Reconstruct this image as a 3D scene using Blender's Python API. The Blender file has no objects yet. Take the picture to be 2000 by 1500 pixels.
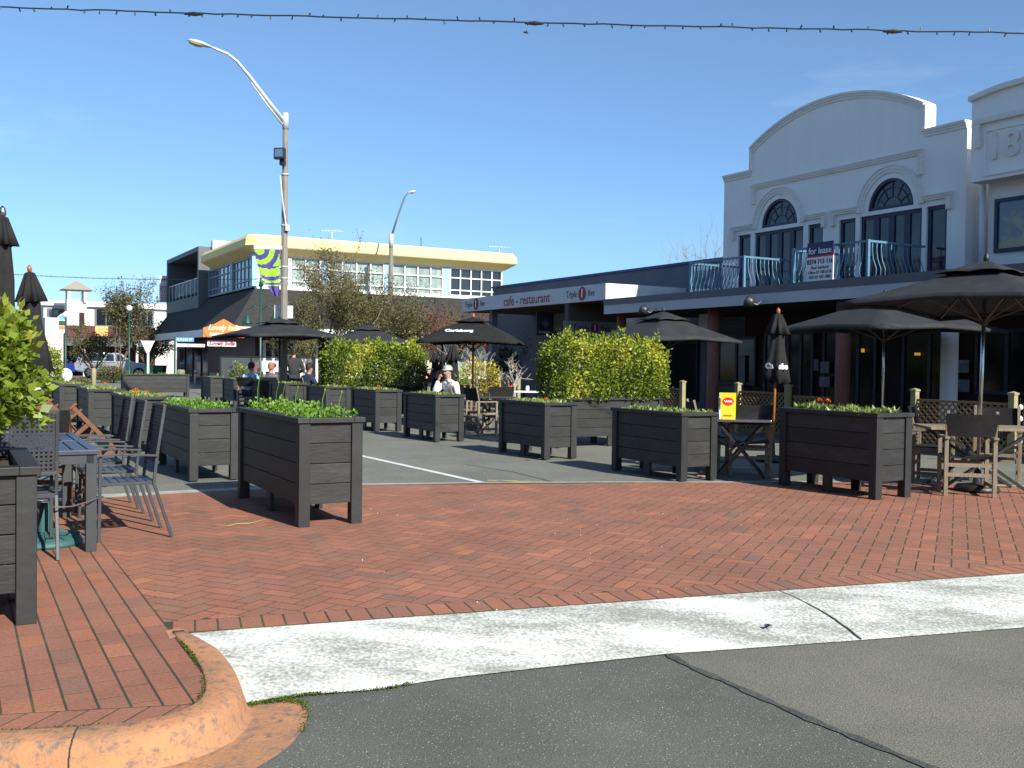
import bpy, bmesh, math, random
import numpy as np
from mathutils import Vector, Matrix
random.seed(7); NR = np.random.RandomState(11)
R = math.radians
# ------------------------------------------------------------------ camera, sky, sun
SC = bpy.context.scene; COL = SC.collection
H = 1.42; FPX = 1900.0; PITCH = R(1.24); ROLL = R(0.75)
r0 = Vector((1, 0, 0)); u0 = Vector((0, math.sin(PITCH), math.cos(PITCH))); FW = Vector((0, math.cos(PITCH), -math.sin(PITCH)))
CR = r0*math.cos(ROLL) + u0*math.sin(ROLL); CU = -r0*math.sin(ROLL) + u0*math.cos(ROLL)
cam = bpy.data.cameras.new('camera'); cam.sensor_width = 36; cam.lens = 36*FPX/2000
cam.clip_end = 3000; cam.clip_start = 0.05
co = bpy.data.objects.new('camera', cam); COL.objects.link(co)
co.matrix_world = Matrix(((CR.x, CU.x, -FW.x, 0), (CR.y, CU.y, -FW.y, 0), (CR.z, CU.z, -FW.z, H), (0, 0, 0, 1)))
SC.camera = co
SUN_EL = R(33); SUN_AZ = R(141)          # azimuth clockwise from +Y
SD = Vector((math.sin(SUN_AZ)*math.cos(SUN_EL), math.cos(SUN_AZ)*math.cos(SUN_EL), math.sin(SUN_EL)))
w = bpy.data.worlds.new('World'); SC.world = w; w.use_nodes = True
nt = w.node_tree; bg = nt.nodes['Background']
sky = nt.nodes.new('ShaderNodeTexSky'); sky.sky_type = 'NISHITA'; sky.sun_disc = False
sky.sun_elevation = SUN_EL; sky.sun_rotation = SUN_AZ; sky.air_density = 1.0; sky.dust_density = 0.3; sky.ozone_density = 2.5
tcw = nt.nodes.new('ShaderNodeTexCoord'); mpw = nt.nodes.new('ShaderNodeMapping'); mpw.inputs['Scale'].default_value = (1.2, 1.2, 5)
nzw = nt.nodes.new('ShaderNodeTexNoise'); nzw.inputs['Scale'].default_value = 2.3; nzw.inputs['Detail'].default_value = 8; nzw.inputs['Roughness'].default_value = .6
rpw = nt.nodes.new('ShaderNodeValToRGB'); rpw.color_ramp.elements[0].position = .57; rpw.color_ramp.elements[1].position = .95
rpw.color_ramp.elements[1].color = (.35, .35, .35, 1)
mxw = nt.nodes.new('ShaderNodeMixRGB'); mxw.inputs[2].default_value = (7.5, 8, 8.6, 1)
L_ = nt.links.new
L_(tcw.outputs['Generated'], mpw.inputs[0]); L_(mpw.outputs[0], nzw.inputs['Vector']); L_(nzw.outputs[0], rpw.inputs[0])
spw = nt.nodes.new('ShaderNodeSeparateXYZ'); L_(tcw.outputs['Generated'], spw.inputs[0])
grw = nt.nodes.new('ShaderNodeValToRGB'); L_(spw.outputs[2], grw.inputs[0]); ge = grw.color_ramp.elements
ge[0].position = 0; ge[0].color = (.50, .74, 1.25, 1); ge[1].position = .35; ge[1].color = (.90, 1.04, 1.14, 1); gk = ge.new(.12); gk.color = (.68, .89, 1.14, 1)
mlw = nt.nodes.new('ShaderNodeMixRGB'); mlw.blend_type = 'MULTIPLY'; mlw.inputs[0].default_value = 1; L_(sky.outputs[0], mlw.inputs[1]); L_(grw.outputs[0], mlw.inputs[2])
L_(rpw.outputs[0], mxw.inputs[0]); L_(mlw.outputs[0], mxw.inputs[1]); L_(mxw.outputs[0], bg.inputs[0])
bg.inputs[1].default_value = 0.088
sl = bpy.data.lights.new('sun', 'SUN'); sl.energy = 5.0; sl.angle = R(0.53); sl.color = (1, .945, .83)
so = bpy.data.objects.new('sun', sl); COL.objects.link(so); so.rotation_euler = SD.to_track_quat('Z', 'Y').to_euler()
SC.view_settings.view_transform = 'Standard'; SC.view_settings.look = 'None'; SC.view_settings.gamma = 1
SC.view_settings.exposure = 0.68
# ------------------------------------------------------------------ frames
TH = R(29.8)
D2 = Vector((math.cos(TH), math.sin(TH), 0)); D1 = Vector((-math.sin(TH), math.cos(TH), 0))
def S(u, v, z=0): return D2*u + D1*v + Vector((0, 0, z))
def ray(px, py): return FW + CR*((px-1000)/FPX) + CU*((750-py)/FPX)
CP = Vector((0, 0, H))
def G(px, py, z=0):
    d = ray(px, py); return CP + d*((z-H)/d.z)
def GY(px, Y, z=0):                      # ground-plan point in column px at distance Y
    for it in range(3):
        py = 709 + (px-1000)*math.tan(ROLL) + (H-z)*FPX/Y
    d = ray(px, py); p = CP + d*(Y/d.y); return Vector((p.x, p.y, z))
def U(px, py, u):                        # -> (v, z) on the plane u = const
    d = ray(px, py); t = (u - CP.dot(D2))/d.dot(D2); p = CP+d*t; return p.dot(D1), p.z
def V(px, py, v):                        # -> (u, z) on the plane v = const
    d = ray(px, py); t = (v - CP.dot(D1))/d.dot(D1); p = CP+d*t; return p.dot(D2), p.z
def uv(p): return p.dot(D2), p.dot(D1)
# ------------------------------------------------------------------ materials
MATS = {}
def mat(name, col, rough=.7, col2=None, scale=6, amt=1.0, bump=0, bscale=None, metal=0, rnd=0, spec=.5, stretch=None, detail=6, trans=0, ramp=(.35, .65), wear=None):
    if name in MATS: return MATS[name]
    m = bpy.data.materials.new(name); m.use_nodes = True; n = m.node_tree.nodes; l = m.node_tree.links.new
    b = n['Principled BSDF']; b.inputs['Roughness'].default_value = rough; b.inputs['Metallic'].default_value = metal
    b.inputs['Specular IOR Level'].default_value = spec
    tc = n.new('ShaderNodeTexCoord'); vec = tc.outputs['Object']
    if stretch:
        mp = n.new('ShaderNodeMapping'); mp.inputs['Scale'].default_value = stretch; l(vec, mp.inputs[0]); vec = mp.outputs[0]
    out = None
    rgb = n.new('ShaderNodeRGB'); rgb.outputs[0].default_value = (*col, 1); out = rgb.outputs[0]
    if col2:
        nz = n.new('ShaderNodeTexNoise'); nz.inputs['Scale'].default_value = scale; nz.inputs['Detail'].default_value = detail; nz.inputs['Roughness'].default_value = .65
        l(vec, nz.inputs['Vector'])
        rp = n.new('ShaderNodeValToRGB'); rp.color_ramp.elements[0].position = ramp[0]; rp.color_ramp.elements[1].position = ramp[1]
        rp.color_ramp.elements[0].color = (*col, 1); rp.color_ramp.elements[1].color = (*col2, 1); l(nz.outputs[0], rp.inputs[0]); out = rp.outputs[0]
    if wear:
        nw = n.new('ShaderNodeTexNoise'); nw.inputs['Scale'].default_value = wear[1]; nw.inputs['Detail'].default_value = 10; nw.inputs['Roughness'].default_value = .75; l(tc.outputs['Object'], nw.inputs['Vector'])
        rw = n.new('ShaderNodeValToRGB'); rw.color_ramp.elements[0].position = wear[2]; rw.color_ramp.elements[1].position = wear[2]+wear[3]; l(nw.outputs[0], rw.inputs[0])
        xw = n.new('ShaderNodeMixRGB'); l(rw.outputs[0], xw.inputs[0]); l(out, xw.inputs[1]); xw.inputs[2].default_value = (*wear[0], 1); out = xw.outputs[0]
    if rnd:
        at = n.new('ShaderNodeAttribute'); at.attribute_name = 'rnd'
        mr = n.new('ShaderNodeMapRange'); mr.inputs[3].default_value = 1-rnd; mr.inputs[4].default_value = 1+rnd; l(at.outputs['Fac'], mr.inputs[0])
        mm = n.new('ShaderNodeVectorMath'); mm.operation = 'SCALE'; l(out, mm.inputs[0]); l(mr.outputs[0], mm.inputs['Scale']); out = mm.outputs[0]
    l(out, b.inputs['Base Color'])
    if bump:
        nb = n.new('ShaderNodeTexNoise'); nb.inputs['Scale'].default_value = bscale or scale*4; nb.inputs['Detail'].default_value = 8; l(vec, nb.inputs['Vector'])
        bp = n.new('ShaderNodeBump'); bp.inputs['Strength'].default_value = bump; bp.inputs['Distance'].default_value = .02; l(nb.outputs[0], bp.inputs['Height']); l(bp.outputs[0], b.inputs['Normal'])
    if trans:
        ts = n.new('ShaderNodeBsdfTranslucent'); l(out, ts.inputs[0]); mx = n.new('ShaderNodeMixShader'); mx.inputs[0].default_value = trans
        l(b.outputs[0], mx.inputs[1]); l(ts.outputs[0], mx.inputs[2]); l(mx.outputs[0], n['Material Output'].inputs[0])
    MATS[name] = m; return m
def leafmat(name, c1, c2, c3, rough=.45, trans=.3, spec=.5):
    m = bpy.data.materials.new(name); m.use_nodes = True; n = m.node_tree.nodes; l = m.node_tree.links.new
    b = n['Principled BSDF']; b.inputs['Roughness'].default_value = rough; b.inputs['Specular IOR Level'].default_value = spec
    at = n.new('ShaderNodeAttribute'); at.attribute_name = 'rnd'
    rp = n.new('ShaderNodeValToRGB'); e = rp.color_ramp.elements
    e[0].color = (*c1, 1); e[0].position = 0; e[1].color = (*c3, 1); e[1].position = 1; k = e.new(.5); k.color = (*c2, 1)
    l(at.outputs['Fac'], rp.inputs[0]); l(rp.outputs[0], b.inputs['Base Color'])
    ts = n.new('ShaderNodeBsdfTranslucent'); l(rp.outputs[0], ts.inputs[0]); mx = n.new('ShaderNodeMixShader'); mx.inputs[0].default_value = trans
    l(b.outputs[0], mx.inputs[1]); l(ts.outputs[0], mx.inputs[2]); l(mx.outputs[0], n['Material Output'].inputs[0]); MATS[name] = m; return m
def glassmat(name, tint=(.6, .7, .75), alpha=.25, rough=.02):
    m = bpy.data.materials.new(name); m.use_nodes = True; n = m.node_tree.nodes; l = m.node_tree.links.new
    b = n['Principled BSDF']; b.inputs['Base Color'].default_value = (*tint, 1); b.inputs['Roughness'].default_value = rough
    t = n.new('ShaderNodeBsdfTransparent'); mx = n.new('ShaderNodeMixShader'); mx.inputs[0].default_value = alpha
    l(t.outputs[0], mx.inputs[1]); l(b.outputs[0], mx.inputs[2]); l(mx.outputs[0], n['Material Output'].inputs[0]); return m
def emis(name, col, s):
    m = bpy.data.materials.new(name); m.use_nodes = True; b = m.node_tree.nodes['Principled BSDF']
    b.inputs['Base Color'].default_value = (*col, 1); b.inputs['Emission Color'].default_value = (*col, 1); b.inputs['Emission Strength'].default_value = s; return m
M = {}
M['stain'] = mat('dark_stained_timber', (.0125, .0138, .015), .6, (.0255, .0268, .0275), 3, bump=.12, bscale=14, rnd=.3, stretch=(1, 1, 4), wear=((.075, .055, .04), 5, .66, .08))
M['stainpost'] = mat('dark_stained_post', (.013, .0143, .0158), .58, (.021, .0222, .0238), 4, bump=.12, bscale=14, rnd=.18, wear=((.09, .065, .045), 7, .68, .06))
M['soil'] = mat('soil', (.035, .022, .014), .95, (.07, .045, .028), 20, bump=.8)
M['white'] = mat('white_render_wall', (.80, .785, .76), .85, (.85, .835, .81), .9, bump=.12, bscale=60, stretch=(3, 3, .5), ramp=(.25, .6))
M['trim'] = mat('pale_moulding', (.80, .78, .74), .8, (.70, .68, .64), 2.2, stretch=(1, 1, 6))
M['navy'] = mat('navy_joinery', (.016, .026, .065), .45)
M['glassdark'] = mat('window_glass_dark', (.012, .016, .02), .04, spec=.9)
M['glassshade'] = mat('shop_glass_painted_shade', (.005, .006, .008), .12, (.012, .014, .018), 2, spec=.35)  # verandah shade put into the glass: darker base, weaker reflection
M['glassblue'] = mat('window_glass_curtained', (.10, .13, .13), .08, (.22, .26, .25), 1.2, spec=.8, stretch=(3, 3, .4))
M['glasspale'] = mat('window_glass_blinds', (.16, .22, .20), .1, (.34, .40, .37), 1.0, spec=.7, stretch=(2.5, 2.5, .6))
M['blueRail'] = mat('pale_blue_painted_steel', (.10, .235, .36), .4, (.075, .18, .28), 8)
M['darkband'] = mat('charcoal_metal_flashing', (.10, .105, .12), .5)
M['greyband'] = mat('light_grey_fascia_board', (.50, .52, .56), .6, (.44, .46, .50), 1.5)
M['sidewall'] = mat('blue_grey_cladding', (.13, .145, .175), .8, (.16, .17, .2), 2)
M['bluecap'] = mat('blue_coping', (.02, .06, .22), .5)
M['whitepaint'] = mat('white_paint', (.78, .78, .78), .5, (.68, .68, .67), 3)
M['maroon'] = mat('maroon_wall', (.022, .006, .006), .8, (.03, .009, .008), 3)
M['brownpil'] = mat('terracotta_pillar_paint', (.27, .105, .07), .75, (.22, .085, .058), 5)
M['whitepil'] = mat('off_white_pillar_paint', (.66, .67, .69), .7)
M['soffit'] = mat('brown_soffit', (.06, .03, .018), .8, (.09, .045, .025), 3, stretch=(8, 1, 1))
M['black'] = mat('black_canvas', (.0125, .0125, .0135), .85, (.02, .02, .021), 9, bump=.2, bscale=90, spec=.25)
M['slate'] = mat('weathered_black_canvas', (.020, .022, .025), .8, (.032, .034, .037), 5, bump=.2, bscale=60, spec=.3)
M['blackmetal'] = mat('black_metal', (.02, .021, .023), .45)
M['chrome'] = mat('brushed_steel', (.55, .56, .58), .25, metal=1)
M['polewood'] = mat('orange_varnished_wood', (.42, .14, .03), .4, (.28, .08, .02), 8, stretch=(8, 8, 1))
M['teak'] = mat('red_brown_teak', (.17, .064, .024), .7, (.11, .04, .016), 7, stretch=(1, 1, 6))
M['greywood'] = mat('weathered_grey_timber', (.27, .22, .16), .8, (.18, .145, .105), 9, bump=.3, stretch=(5, 5, 1))
M['lattice'] = mat('treated_pine_lattice', (.25, .17, .09), .8, (.18, .12, .065), 6)
M['fencepost'] = mat('treated_pine_post', (.34, .31, .17), .8, (.25, .23, .125), 8, stretch=(5, 5, 1))
M['gmetal'] = mat('slate_grey_powder_coat', (.030, .035, .042), .55, (.04, .045, .053), 7)
M['tabletop'] = mat('blue_grey_table_slats', (.038, .048, .078), .42, (.05, .06, .09), 5, rnd=.12)
M['concpole'] = mat('concrete_pole', (.25, .235, .205), .9, (.18, .17, .15), 3, bump=.3, stretch=(4, 4, .6))
M['galv'] = mat('galvanised_steel', (.62, .66, .66), .4, (.5, .54, .54), 6, metal=.3)
M['yellow'] = mat('cream_yellow_fascia', (.86, .66, .27), .7, (.80, .62, .27), .5)
M['paleblue'] = mat('pale_blue_panel', (.24, .42, .62), .7, (.32, .50, .68), 2)
M['cgrey'] = mat('charcoal_grey_building', (.085, .095, .11), .6, (.11, .12, .135), 1)
M['shingle'] = mat('dark_shingle', (.018, .0175, .018), .9, (.034, .033, .032), 5, bump=.6, bscale=18, stretch=(1, 1, 3))
M['orange'] = mat('orange_sign_board', (.80, .17, .03), .5)
M['cream'] = mat('cream_letter', (.85, .75, .45), .5)
M['red'] = mat('dark_red_letter', (.27, .012, .03), .5)
M['redbright'] = mat('bright_red', (.7, .02, .02), .5)
M['signgrey'] = mat('pale_grey_sign_board', (.62, .63, .66), .6, (.56, .57, .60), 2)
M['blackink'] = mat('black_lettering', (.02, .02, .025), .6)
M['letterwhite'] = mat('white_lettering', (.85, .85, .85), .5)
M['gold'] = mat('yellow_card', (.90, .60, .02), .5)
M['green'] = mat('dark_green_post', (.008, .06, .045), .4)
M['tealbase'] = mat('teal_umbrella_base', (.03, .10, .10), .6)
M['bark'] = mat('bark', (.11, .085, .06), .95, (.19, .16, .125), 12, bump=.6)
M['barkgrey'] = mat('pale_grey_bark', (.34, .31, .27), .9, (.22, .2, .17), 12)
M['barkred'] = mat('reddish_twigs', (.20, .085, .07), .9, (.13, .07, .055), 6)
M['tyre'] = mat('tyre_rubber', (.015, .015, .015), .9)
M['carsilver'] = mat('silver_car_paint', (.40, .44, .50), .25, metal=.5)
M['carblue'] = mat('blue_car_paint', (.01, .03, .25), .25)
M['carwhite'] = mat('white_car_paint', (.7, .72, .75), .3)
M['skin'] = mat('skin', (.45, .24, .16), .6)
M['hairdark'] = mat('dark_hair', (.015, .01, .008), .7)
M['hairlight'] = mat('light_brown_hair', (.28, .14, .07), .7)
M['purple'] = mat('purple_fabric', (.065, .045, .25), .7)
M['lime'] = mat('lime_fabric', (.30, .62, .035), .7)
M['lightblue'] = mat('street_sign_blue', (.12, .36, .80), .5)
M['signback'] = mat('sign_back_aluminium', (.72, .74, .76), .45)
M['farwhite'] = mat('far_white_wall', (.58, .57, .55), .8, (.48, .47, .46), .5)
M['taupe'] = mat('taupe_roof', (.28, .25, .20), .9)
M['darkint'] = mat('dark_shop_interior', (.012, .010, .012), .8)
M['glass'] = glassmat('clear_glass', (.35, .42, .45), .10)
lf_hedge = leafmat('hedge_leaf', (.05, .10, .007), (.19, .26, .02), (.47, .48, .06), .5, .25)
lf_big = leafmat('glossy_big_leaf', (.07, .13, .012), (.17, .25, .025), (.36, .40, .06), .36, .35, .5)
lf_pars = leafmat('parsley_leaf', (.08, .17, .012), (.14, .28, .03), (.23, .38, .06), .5, .3)
lf_varg = leafmat('variegated_leaf', (.09, .15, .02), (.22, .29, .07), (.50, .52, .24), .45, .25)
lf_olive = leafmat('olive_tree_leaf', (.055, .058, .018), (.12, .115, .036), (.21, .17, .06), .6, .2)
lf_dark = leafmat('dark_green_leaf', (.015, .03, .008), (.03, .05, .014), (.07, .09, .025), .5, .2)
lf_red = leafmat('reddish_leaf', (.09, .035, .02), (.15, .05, .03), (.22, .09, .04), .6, .2)
lf_gold = leafmat('golden_leaf', (.30, .26, .02), (.50, .42, .03), (.65, .55, .06), .5, .25)
lf_org = leafmat('marigold_petal', (.6, .10, .005), (.85, .17, .01), (.9, .3, .02), .6, .2)
lf_moss = leafmat('moss_green', (.03, .05, .008), (.05, .09, .01), (.09, .13, .02), .95, 0, .1)
lf_palm = leafmat('dark_palm_leaf', (.008, .018, .008), (.015, .03, .012), (.02, .04, .016), .5, .1)
# ------------------------------------------------------------------ mesh helpers
class MB:
    def __init__(s): s.v = []; s.f = []; s.r = []; s.m = []
    def add(s, vs, fs, r=None, mi=0):
        o = len(s.v); s.v += [tuple(p) for p in vs]; r = random.random() if r is None else r
        for f in fs: s.f.append([i+o for i in f]); s.r.append(r); s.m.append(mi)
        return s
    def box(s, x0, x1, y0, y1, z0, z1, r=None, mi=0, T=None):
        vs = [Vector((x, y, z)) for z in (z0, z1) for y in (y0, y1) for x in (x0, x1)]
        if T is not None: vs = [T @ p for p in vs]
        return s.add(vs, [(0, 2, 3, 1), (4, 5, 7, 6), (0, 1, 5, 4), (2, 6, 7, 3), (0, 4, 6, 2), (1, 3, 7, 5)], r, mi)
    def bar(s, a, b, w, h=None, r=None, mi=0, up=(0, 0, 1)):     # rectangular bar a->b
        a = Vector(a); b = Vector(b); h = h or w; d = (b-a); L = d.length; d = d/L
        up = Vector(up)
        if abs(d.dot(up)) > .95: up = Vector((1, 0, 0))
        sx = d.cross(up).normalized(); sy = sx.cross(d)
        T = Matrix(((sx.x, d.x, sy.x, a.x), (sx.y, d.y, sy.y, a.y), (sx.z, d.z, sy.z, a.z), (0, 0, 0, 1)))
        return s.box(-w/2, w/2, 0, L, -h/2, h/2, r, mi, T)
    def tube(s, pts, rad, n=8, mi=0, r=None, cap=True):
        pts = [Vector(p) for p in pts]; rs = rad if hasattr(rad, '__len__') else [rad]*len(pts)
        vs = []; k = len(pts); prev = None
        for i, p in enumerate(pts):
            d = (pts[min(i+1, k-1)]-pts[max(i-1, 0)]).normalized()
            if prev is None:
                a = Vector((0, 0, 1)) if abs(d.z) < .9 else Vector((1, 0, 0)); sx = d.cross(a).normalized()
            else: sx = (prev - d*prev.dot(d)).normalized()
            prev = sx; sy = d.cross(sx)
            for j in range(n):
                t = 2*math.pi*j/n; vs.append(p + sx*math.cos(t)*rs[i] + sy*math.sin(t)*rs[i])
        fs = [(i*n+j, i*n+(j+1) % n, (i+1)*n+(j+1) % n, (i+1)*n+j) for i in range(k-1) for j in range(n)]
        if cap: fs += [tuple(reversed(range(n))), tuple(range((k-1)*n, k*n))]
        return s.add(vs, fs, r, mi)
    def lathe(s, prof, n=24, c=(0, 0, 0), mi=0, r=None):
        vs = [(c[0]+a*math.cos(2*math.pi*j/n), c[1]+a*math.sin(2*math.pi*j/n), c[2]+z) for a, z in prof for j in range(n)]
        k = len(prof); fs = [(i*n+j, i*n+(j+1) % n, (i+1)*n+(j+1) % n, (i+1)*n+j) for i in range(k-1) for j in range(n)]
        fs += [tuple(reversed(range(n))), tuple(range((k-1)*n, k*n))]
        return s.add(vs, fs, r, mi)
    def prism(s, poly, y0, y1, r=None, mi=0, T=None):            # poly in (x,z) extruded along y
        n = len(poly); vs = [Vector((x, y0, z)) for x, z in poly]+[Vector((x, y1, z)) for x, z in poly]
        if T is not None: vs = [T @ p for p in vs]
        fs = [tuple(range(n)), tuple(reversed(range(n, 2*n)))]+[(i, i+n, (i+1) % n+n, (i+1) % n) for i in range(n)]
        return s.add(vs, fs, r, mi)
    def slab(s, poly, z0, z1, r=None, mi=0):                     # poly in (x,y) extruded in z
        n = len(poly); vs = [(p[0], p[1], z1) for p in poly]+[(p[0], p[1], z0) for p in poly]
        fs = [tuple(range(n)), tuple(reversed(range(n, 2*n)))]+[(i, i+n, (i+1) % n+n, (i+1) % n) for i in range(n)]
        return s.add(vs, fs, r, mi)
    def build(s, name, m, parent=None, bevel=0, smooth=False, solid=0):
        me = bpy.data.meshes.new(name); me.from_pydata([tuple(p) for p in s.v], [], s.f)
        bm = bmesh.new(); bm.from_mesh(me); lay = bm.faces.layers.float.new('rnd')
        for f, r_ in zip(bm.faces, s.r): f[lay] = r_
        if smooth != 'raw': bmesh.ops.recalc_face_normals(bm, faces=bm.faces)
        bm.to_mesh(me); bm.free()
        for x in (m if isinstance(m, (list, tuple)) else [m]): me.materials.append(x)
        if any(s.m): me.polygons.foreach_set('material_index', s.m)
        if smooth is True: me.polygons.foreach_set('use_smooth', [True]*len(me.polygons))
        o = bpy.data.objects.new(name, me); COL.objects.link(o)
        if parent: o.parent = parent
        if bevel:
            b = o.modifiers.new('bevel', 'BEVEL'); b.width = bevel; b.segments = 2; b.limit_method = 'ANGLE'; b.angle_limit = R(50)
        if solid:
            b = o.modifiers.new('solid', 'SOLIDIFY'); b.thickness = solid
        return o
def tag(o, label=None, cat=None, group=None, kind=None):
    if label: o['label'] = label
    if cat: o['category'] = cat
    if group: o['group'] = group
    if kind: o['kind'] = kind
    return o
def thing(name, loc, rz, label, cat, group=None):
    o = bpy.data.objects.new(name, None); COL.objects.link(o); o.location = loc; o.rotation_euler = (0, 0, rz)
    o.empty_display_size = .2; return tag(o, label, cat, group)
def dup(o, parent=None):
    c = o.copy(); COL.objects.link(c)
    if parent: c.parent = parent
    for ch in list(o.children): dup(ch, c)
    return c
def place(proto, loc, rz, label, group=None, rx=None):
    o = proto
    if proto.get('used'): o = dup(proto)
    else: proto['used'] = 1
    o.location = loc; o.rotation_euler = rx if rx else (0, 0, rz); o['label'] = label
    if group: o['group'] = group
    return o
def leafmesh(name, pts, sizes, m, parent=None, aspect=.55, rnd=None, outward=None, tilt=1.0):
    n = len(pts); pts = np.asarray(pts, float); sizes = np.asarray(sizes, float).reshape(-1, 1)
    a = NR.normal(size=(n, 3)); 
    if outward is not None: a = a*tilt + outward
    a /= np.linalg.norm(a, axis=1, keepdims=True)+1e-9
    b = np.cross(a, NR.normal(size=(n, 3))); b /= np.linalg.norm(b, axis=1, keepdims=True)+1e-9
    c = np.cross(a, b)
    v0 = pts; v1 = pts+a*sizes*.45+b*sizes*aspect*.5+c*sizes*.1; v2 = pts+a*sizes; v3 = pts+a*sizes*.45-b*sizes*aspect*.5+c*sizes*.1
    vs = np.stack([v0, v1, v2, v3], 1).reshape(-1, 3)
    me = bpy.data.meshes.new(name); me.vertices.add(4*n); me.vertices.foreach_set('co', vs.ravel())
    me.loops.add(4*n); me.loops.foreach_set('vertex_index', np.arange(4*n)); me.polygons.add(n)
    me.polygons.foreach_set('loop_start', np.arange(n)*4)
    me.update(calc_edges=True)
    at = me.attributes.new('rnd', 'FLOAT', 'FACE'); rr = NR.rand(n) if rnd is None else np.clip(rnd, 0, 1); at.data.foreach_set('value', rr)
    me.materials.append(m); o = bpy.data.objects.new(name, me); COL.objects.link(o)
    if parent: o.parent = parent
    return o
FONT = {}
def text(s, size, m, parent, loc, rot=(R(90), 0, 0), name='lettering', ext=.004, sx=1, shear=0, align='CENTER', bold=0):
    cu = bpy.data.curves.new('txt', 'FONT'); cu.body = s; cu.size = size; cu.extrude = ext; cu.align_x = align; cu.align_y = 'CENTER'; cu.shear = shear; cu.offset = bold
    cu.resolution_u = 4
    t = bpy.data.objects.new('txt', cu); COL.objects.link(t); dg = bpy.context.evaluated_depsgraph_get()
    me = bpy.data.meshes.new_from_object(t.evaluated_get(dg)); bpy.data.objects.remove(t); me.materials.clear(); me.materials.append(m)
    o = bpy.data.objects.new(name, me); COL.objects.link(o); o.parent = parent; o.location = loc; o.rotation_euler = rot; o.scale = (sx, 1, 1)
    return o
#@@PART2
# ------------------------------------------------------------------ THE GROUND
def asphalt(name, c1, c2, speck=(.45, .47, .46), thr=.55, sc=130, patch=None):
    m = bpy.data.materials.new(name); m.use_nodes = True; n = m.node_tree.nodes; l = m.node_tree.links.new
    b = n['Principled BSDF']; b.inputs['Roughness'].default_value = .92; b.inputs['Specular IOR Level'].default_value = .3
    tc = n.new('ShaderNodeTexCoord'); v = tc.outputs['Object']
    a = n.new('ShaderNodeTexNoise'); a.inputs['Scale'].default_value = .7; a.inputs['Detail'].default_value = 9; a.inputs['Roughness'].default_value = .7; l(v, a.inputs['Vector'])
    r1 = n.new('ShaderNodeValToRGB'); r1.color_ramp.elements[0].color = (*c1, 1); r1.color_ramp.elements[1].color = (*c2, 1); r1.color_ramp.elements[0].position = .35; r1.color_ramp.elements[1].position = .68; l(a.outputs[0], r1.inputs[0])
    g = n.new('ShaderNodeTexNoise'); g.inputs['Scale'].default_value = sc; g.inputs['Detail'].default_value = 3; l(v, g.inputs['Vector'])
    r2 = n.new('ShaderNodeValToRGB'); r2.color_ramp.elements[0].position = .3; r2.color_ramp.elements[1].position = .7; r2.color_ramp.elements[0].color = (.5, .5, .5, 1); r2.color_ramp.elements[1].color = (1.5, 1.5, 1.5, 1); l(g.outputs[0], r2.inputs[0])
    mm = n.new('ShaderNodeMixRGB'); mm.blend_type = 'MULTIPLY'; mm.inputs[0].default_value = 1; l(r1.outputs[0], mm.inputs[1]); l(r2.outputs[0], mm.inputs[2])
    vo = n.new('ShaderNodeTexVoronoi'); vo.inputs['Scale'].default_value = 60; l(v, vo.inputs['Vector'])
    cmp_ = n.new('ShaderNodeMath'); cmp_.operation = 'LESS_THAN'; l(vo.outputs['Distance'], cmp_.inputs[0]); cmp_.inputs[1].default_value = .17
    sep = n.new('ShaderNodeSeparateColor'); l(vo.outputs['Color'], sep.inputs[0]); c2_ = n.new('ShaderNodeMath'); c2_.operation = 'GREATER_THAN'; l(sep.outputs[0], c2_.inputs[0]); c2_.inputs[1].default_value = thr
    c3 = n.new('ShaderNodeMath'); c3.operation = 'MULTIPLY'; cmp_.inputs[1].default_value = .16; l(cmp_.outputs[0], c3.inputs[0]); l(c2_.outputs[0], c3.inputs[1])
    mx = n.new('ShaderNodeMixRGB'); l(c3.outputs[0], mx.inputs[0]); l(mm.outputs[0], mx.inputs[1]); mx.inputs[2].default_value = (*speck, 1); l(mx.outputs[0], b.inputs['Base Color'])
    bp = n.new('ShaderNodeBump'); bp.inputs['Strength'].default_value = .6; bp.inputs['Distance'].default_value = .006; l(g.outputs[0], bp.inputs['Height']); l(bp.outputs[0], b.inputs['Normal'])
    return m
m_road1 = asphalt('road_asphalt_coarse', (.088, .095, .083), (.13, .137, .12))
m_road2 = asphalt('road_asphalt_smooth', (.13, .128, .102), (.178, .172, .14), thr=.93)
m_street = asphalt('street_asphalt', (.135, .14, .118), (.19, .192, .165), thr=.96)
A = G(335, 1236); B = G(2000, 1118); LD = (B-A).normalized(); LN = Vector((-LD.y, LD.x, 0))
def lay(name, pts, z, m, kind='structure'):
    o = MB().add([(p[0], p[1], z) for p in pts], [tuple(range(len(pts)))]).build(name, m); o['kind'] = kind; return o
lay('ground', [(-900, -60), (900, -60), (900, 1500), (-900, 1500)], -.16, m_street)
q0 = A-LD*40+LN*.6; q1 = A+LD*60+LN*.6
lay('street', [q0, q1, (150, 300), (-250, 300)], -.012, m_street)
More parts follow.
